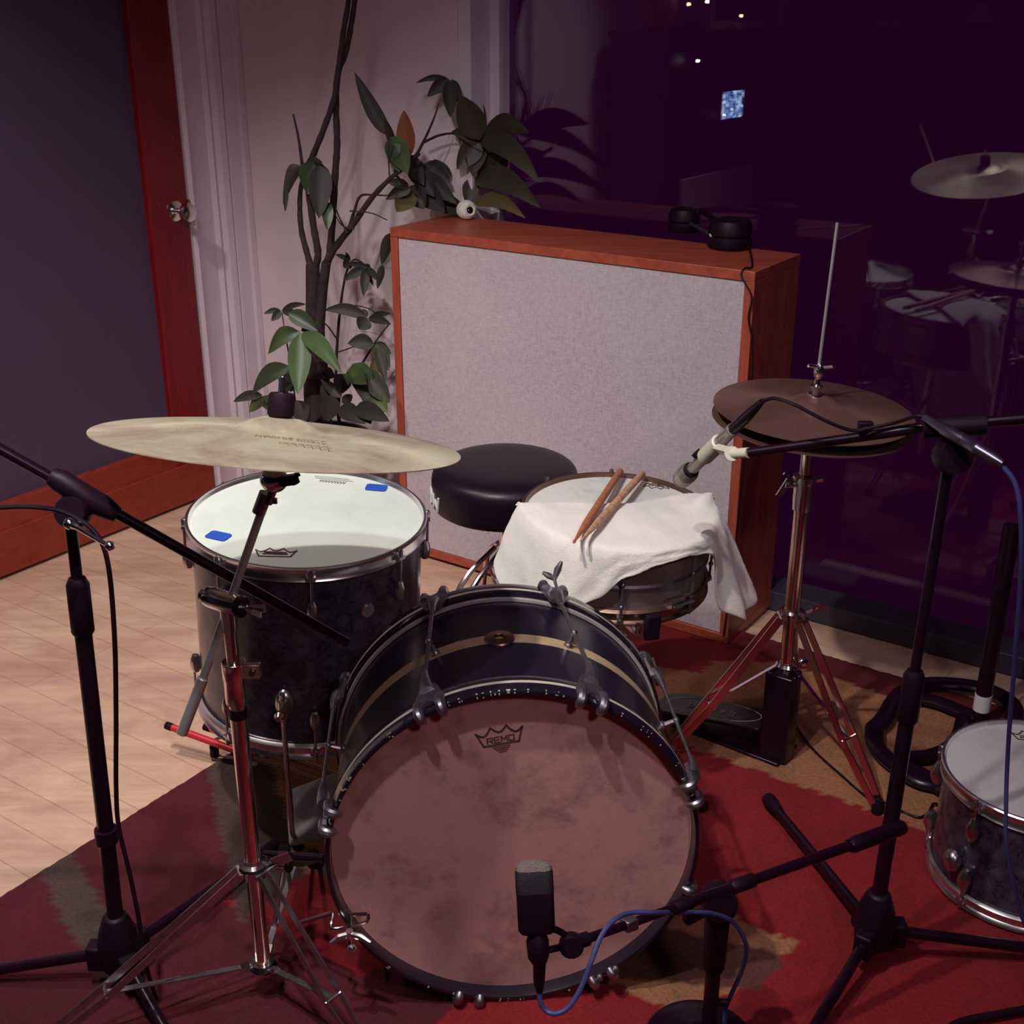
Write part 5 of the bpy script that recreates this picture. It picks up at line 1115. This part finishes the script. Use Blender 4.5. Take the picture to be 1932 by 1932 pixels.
while zz < top_ - .2:
    mb = MB(); bb0 = RB(1290, 200, FA)[1]; bb1 = RB(1480, 200, FA)[1]; mb.box((FA - .012, (bb0 + bb1) / 2, zz + .06), (.02, abs(bb0 - bb1), .112), ROOM); mb.build('rack_module', m_blackmat, rk, bevel=.003); zz += .125
TPZ = top_ + .024
def tagged(o, lab, cat, g=None): return tag(o, lab, cat, g)
EM = NT('lit_screen'); v = EM.co(scale=(1, 1, 1)); f = EM.noise(26, 4, .65, v, 1.5); EM.l(EM.ramp(f, [(.40, (.004, .01, .06)), (.50, (.10, .25, .55)), (.62, (.8, .95, 1))]), EM.b.inputs['Emission Color']); EM.set(Base_Color=(0, 0, 0, 1), Emission_Strength=10.0, Roughness=.3)
sc = thing('small_screen', 'small lit blue screen on the cabinet front, reflected in the window', 'screen', W(FA, RB(1382, 200, FA)[1], RB(1382, 222, FA)[2]))
c_, s_ = rbox(1360, 170, 1402, 224, FA + .012, .018); mb = MB(); mb.box(c_, s_, ROOM); mb.build('case', m_gear, sc, bevel=.003)
c_, s_ = rbox(1364, 174, 1399, 220, FA + .0145, .002); mb = MB(); mb.box(c_, s_, ROOM); mb.build('display', EM.m, sc)
LED = NT('warm_bulb'); LED.set(Emission_Color=(1, .75, .35, 1), Emission_Strength=26.0)
LEDW = NT('white_indicator'); LEDW.set(Emission_Color=(1, .92, .8, 1), Emission_Strength=26.0)
for px, py, m_, lab in ((1315, 115, LEDW.m, 'white indicator lamp above the blue screen, seen reflected'), (1298, 8, LED.m, 'left warm fairy light bulb above the cabinet, seen reflected'), (1397, 30, LED.m, 'right warm fairy light bulb above the cabinet, seen reflected'), (1333, 3, LEDW.m, 'middle pale fairy light bulb above the cabinet, seen reflected'), (1365, 217, LEDW.m, 'tiny white indicator lamp at the screen corner, seen reflected')):
    a_ = FA + .026; r = RB(px, py, a_); p = W(*r)
    mb = MB(); mb.sphere(p, .0075 if py != 217 else .005, seg=10)
    o = mb.build('indicator_lamp', m_); tagged(o, lab, 'lamp')
c_, s_ = rbox(1288, 340, 1416, 388, FA + .02, .02)
mb = MB(); mb.box(c_, s_, ROOM); mb.build  # pale card leaning at the cabinet front
o = mb.build('pale_card', m_ivory, bevel=.002); tagged(o, 'pale rectangular card low on the cabinet front, seen reflected', 'card')
sh0, sh1 = RK(1500, 66, BACKB + .3), RK(1985, 66, BACKB + .3); SHZ = RK(1650, 66, BACKB + .3)[2]
mb = MB(); mb.box(((sh0[0] + sh1[0]) / 2, BACKB + .16, SHZ - .012), (sh1[0] - sh0[0], .30, .024), ROOM); o = mb.build('wall_shelf', m_gear, bevel=.002); tag(o, 'long dark shelf on the wall behind the viewer, seen reflected', 'shelf')
SHZ2 = SHZ
c_, s_ = kbox(1535, 50, 1838, 560, BACKB + .02, .012); c_ = (c_[0], c_[1], SHZ - .03 - s_[2] / 2); mb = MB(); mb.box(c_, s_, ROOM); o = mb.build('patterned_cloth', m_patt); tagged(o, 'dark patterned cloth hanging on the wall below the long shelf, seen reflected', 'cloth')
for px0, py0, px1, py1, nm, lab, m_ in ((1345, -30, 1472, 55, 'picture_frame', 'pale picture frame standing on the cabinet, seen reflected', 'frame'), (1495, 18, 1533, 55, 'carton', 'small pale carton on the cabinet beside the frame, seen reflected', 'box'), (1540, 0, 1577, 55, 'carton', 'taller reddish carton on the long shelf, seen reflected', 'boxr'), (1640, 30, 1705, 55, 'carton', 'low pale carton in the middle of the long shelf, seen reflected', 'box'), (1392, 48, 1436, 60, 'carton', 'flat pale carton before the picture frame, seen reflected', 'box')):
    onshelf = px0 > 1500
    if onshelf: c_, s_ = kbox(px0, py0, px1, py1, BACKB + .12, .06); h_ = s_[2]; c_ = (c_[0], c_[1], SHZ + h_ / 2)
    else: c_, s_ = rbox(px0, py0, px1, py1, FA - (.06 if px0 < 1390 or px0 > 1450 else -.0), .04 if px0 != 1392 else .03); h_ = s_[2]; c_ = (c_[0], c_[1], TPZ + h_ / 2)
    mb = MB()
    if m_ == 'frame':
        root_ = thing(nm, lab, 'picture frame', W(c_[0], c_[1], TPZ))
        for sg in (-1, 1): mb.box((c_[0], c_[1] + sg * (s_[1] / 2 - .02), c_[2]), (.03, .04, h_), ROOM); mb.box((c_[0], c_[1], c_[2] + sg * (h_ / 2 - .02)), (.03, s_[1] - .08, .04), ROOM)
        mb.build('frame', m_ivory, root_); mb = MB(); mb.box((c_[0] - .01, c_[1], c_[2]), (.008, s_[1] - .08, h_ - .08), ROOM); mb.build('picture', m_gear, root_)
    else:
        mb.box(c_, s_, ROOM); o = mb.build(nm, m_ivory if m_ == 'box' else M('reddish_carton', (.20, .07, .07), .7), bevel=.003); tagged(o, lab, 'box')
p = RB(1270, 40, FA - .04); mb = MB(); rv = .10; mb.lathe([(.0001, 0), (rv * .5, 0), (rv * .85, rv * .8), (rv, rv * 1.7), (rv * .8, rv * 2.3), (rv * .7, rv * 2.35), (rv * .7, rv * 2.0), (.0001, rv * 1.9)], 28, Matrix.Translation(W(FA - .12, p[1], TPZ))); o = mb.build('vase', M('amber_glaze', (.22, .09, .03), .35)); tagged(o, 'amber glazed vase on the left end of the cabinet, seen reflected', 'vase')
p = RK(1850, 20, BACKB + .15); mb = MB(); pp = W(p[0], BACKB + .15, SHZ); mb.lathe([(.0001, .0), (.05, 0), (.05, .012), (.008, .016), (.006, .12), (.0001, .12)], 20, Matrix.Translation(pp)); o = thing('desk_lamp', 'pale shaded desk lamp on the right part of the long shelf, seen reflected', 'lamp', pp); mb.build('stem', m_gear, o)
mb = MB(); mb.lathe([(.03, .16), (.09, .06)], 24, Matrix.Translation(pp)); mb.build('lamp_shade', m_ivory, o)
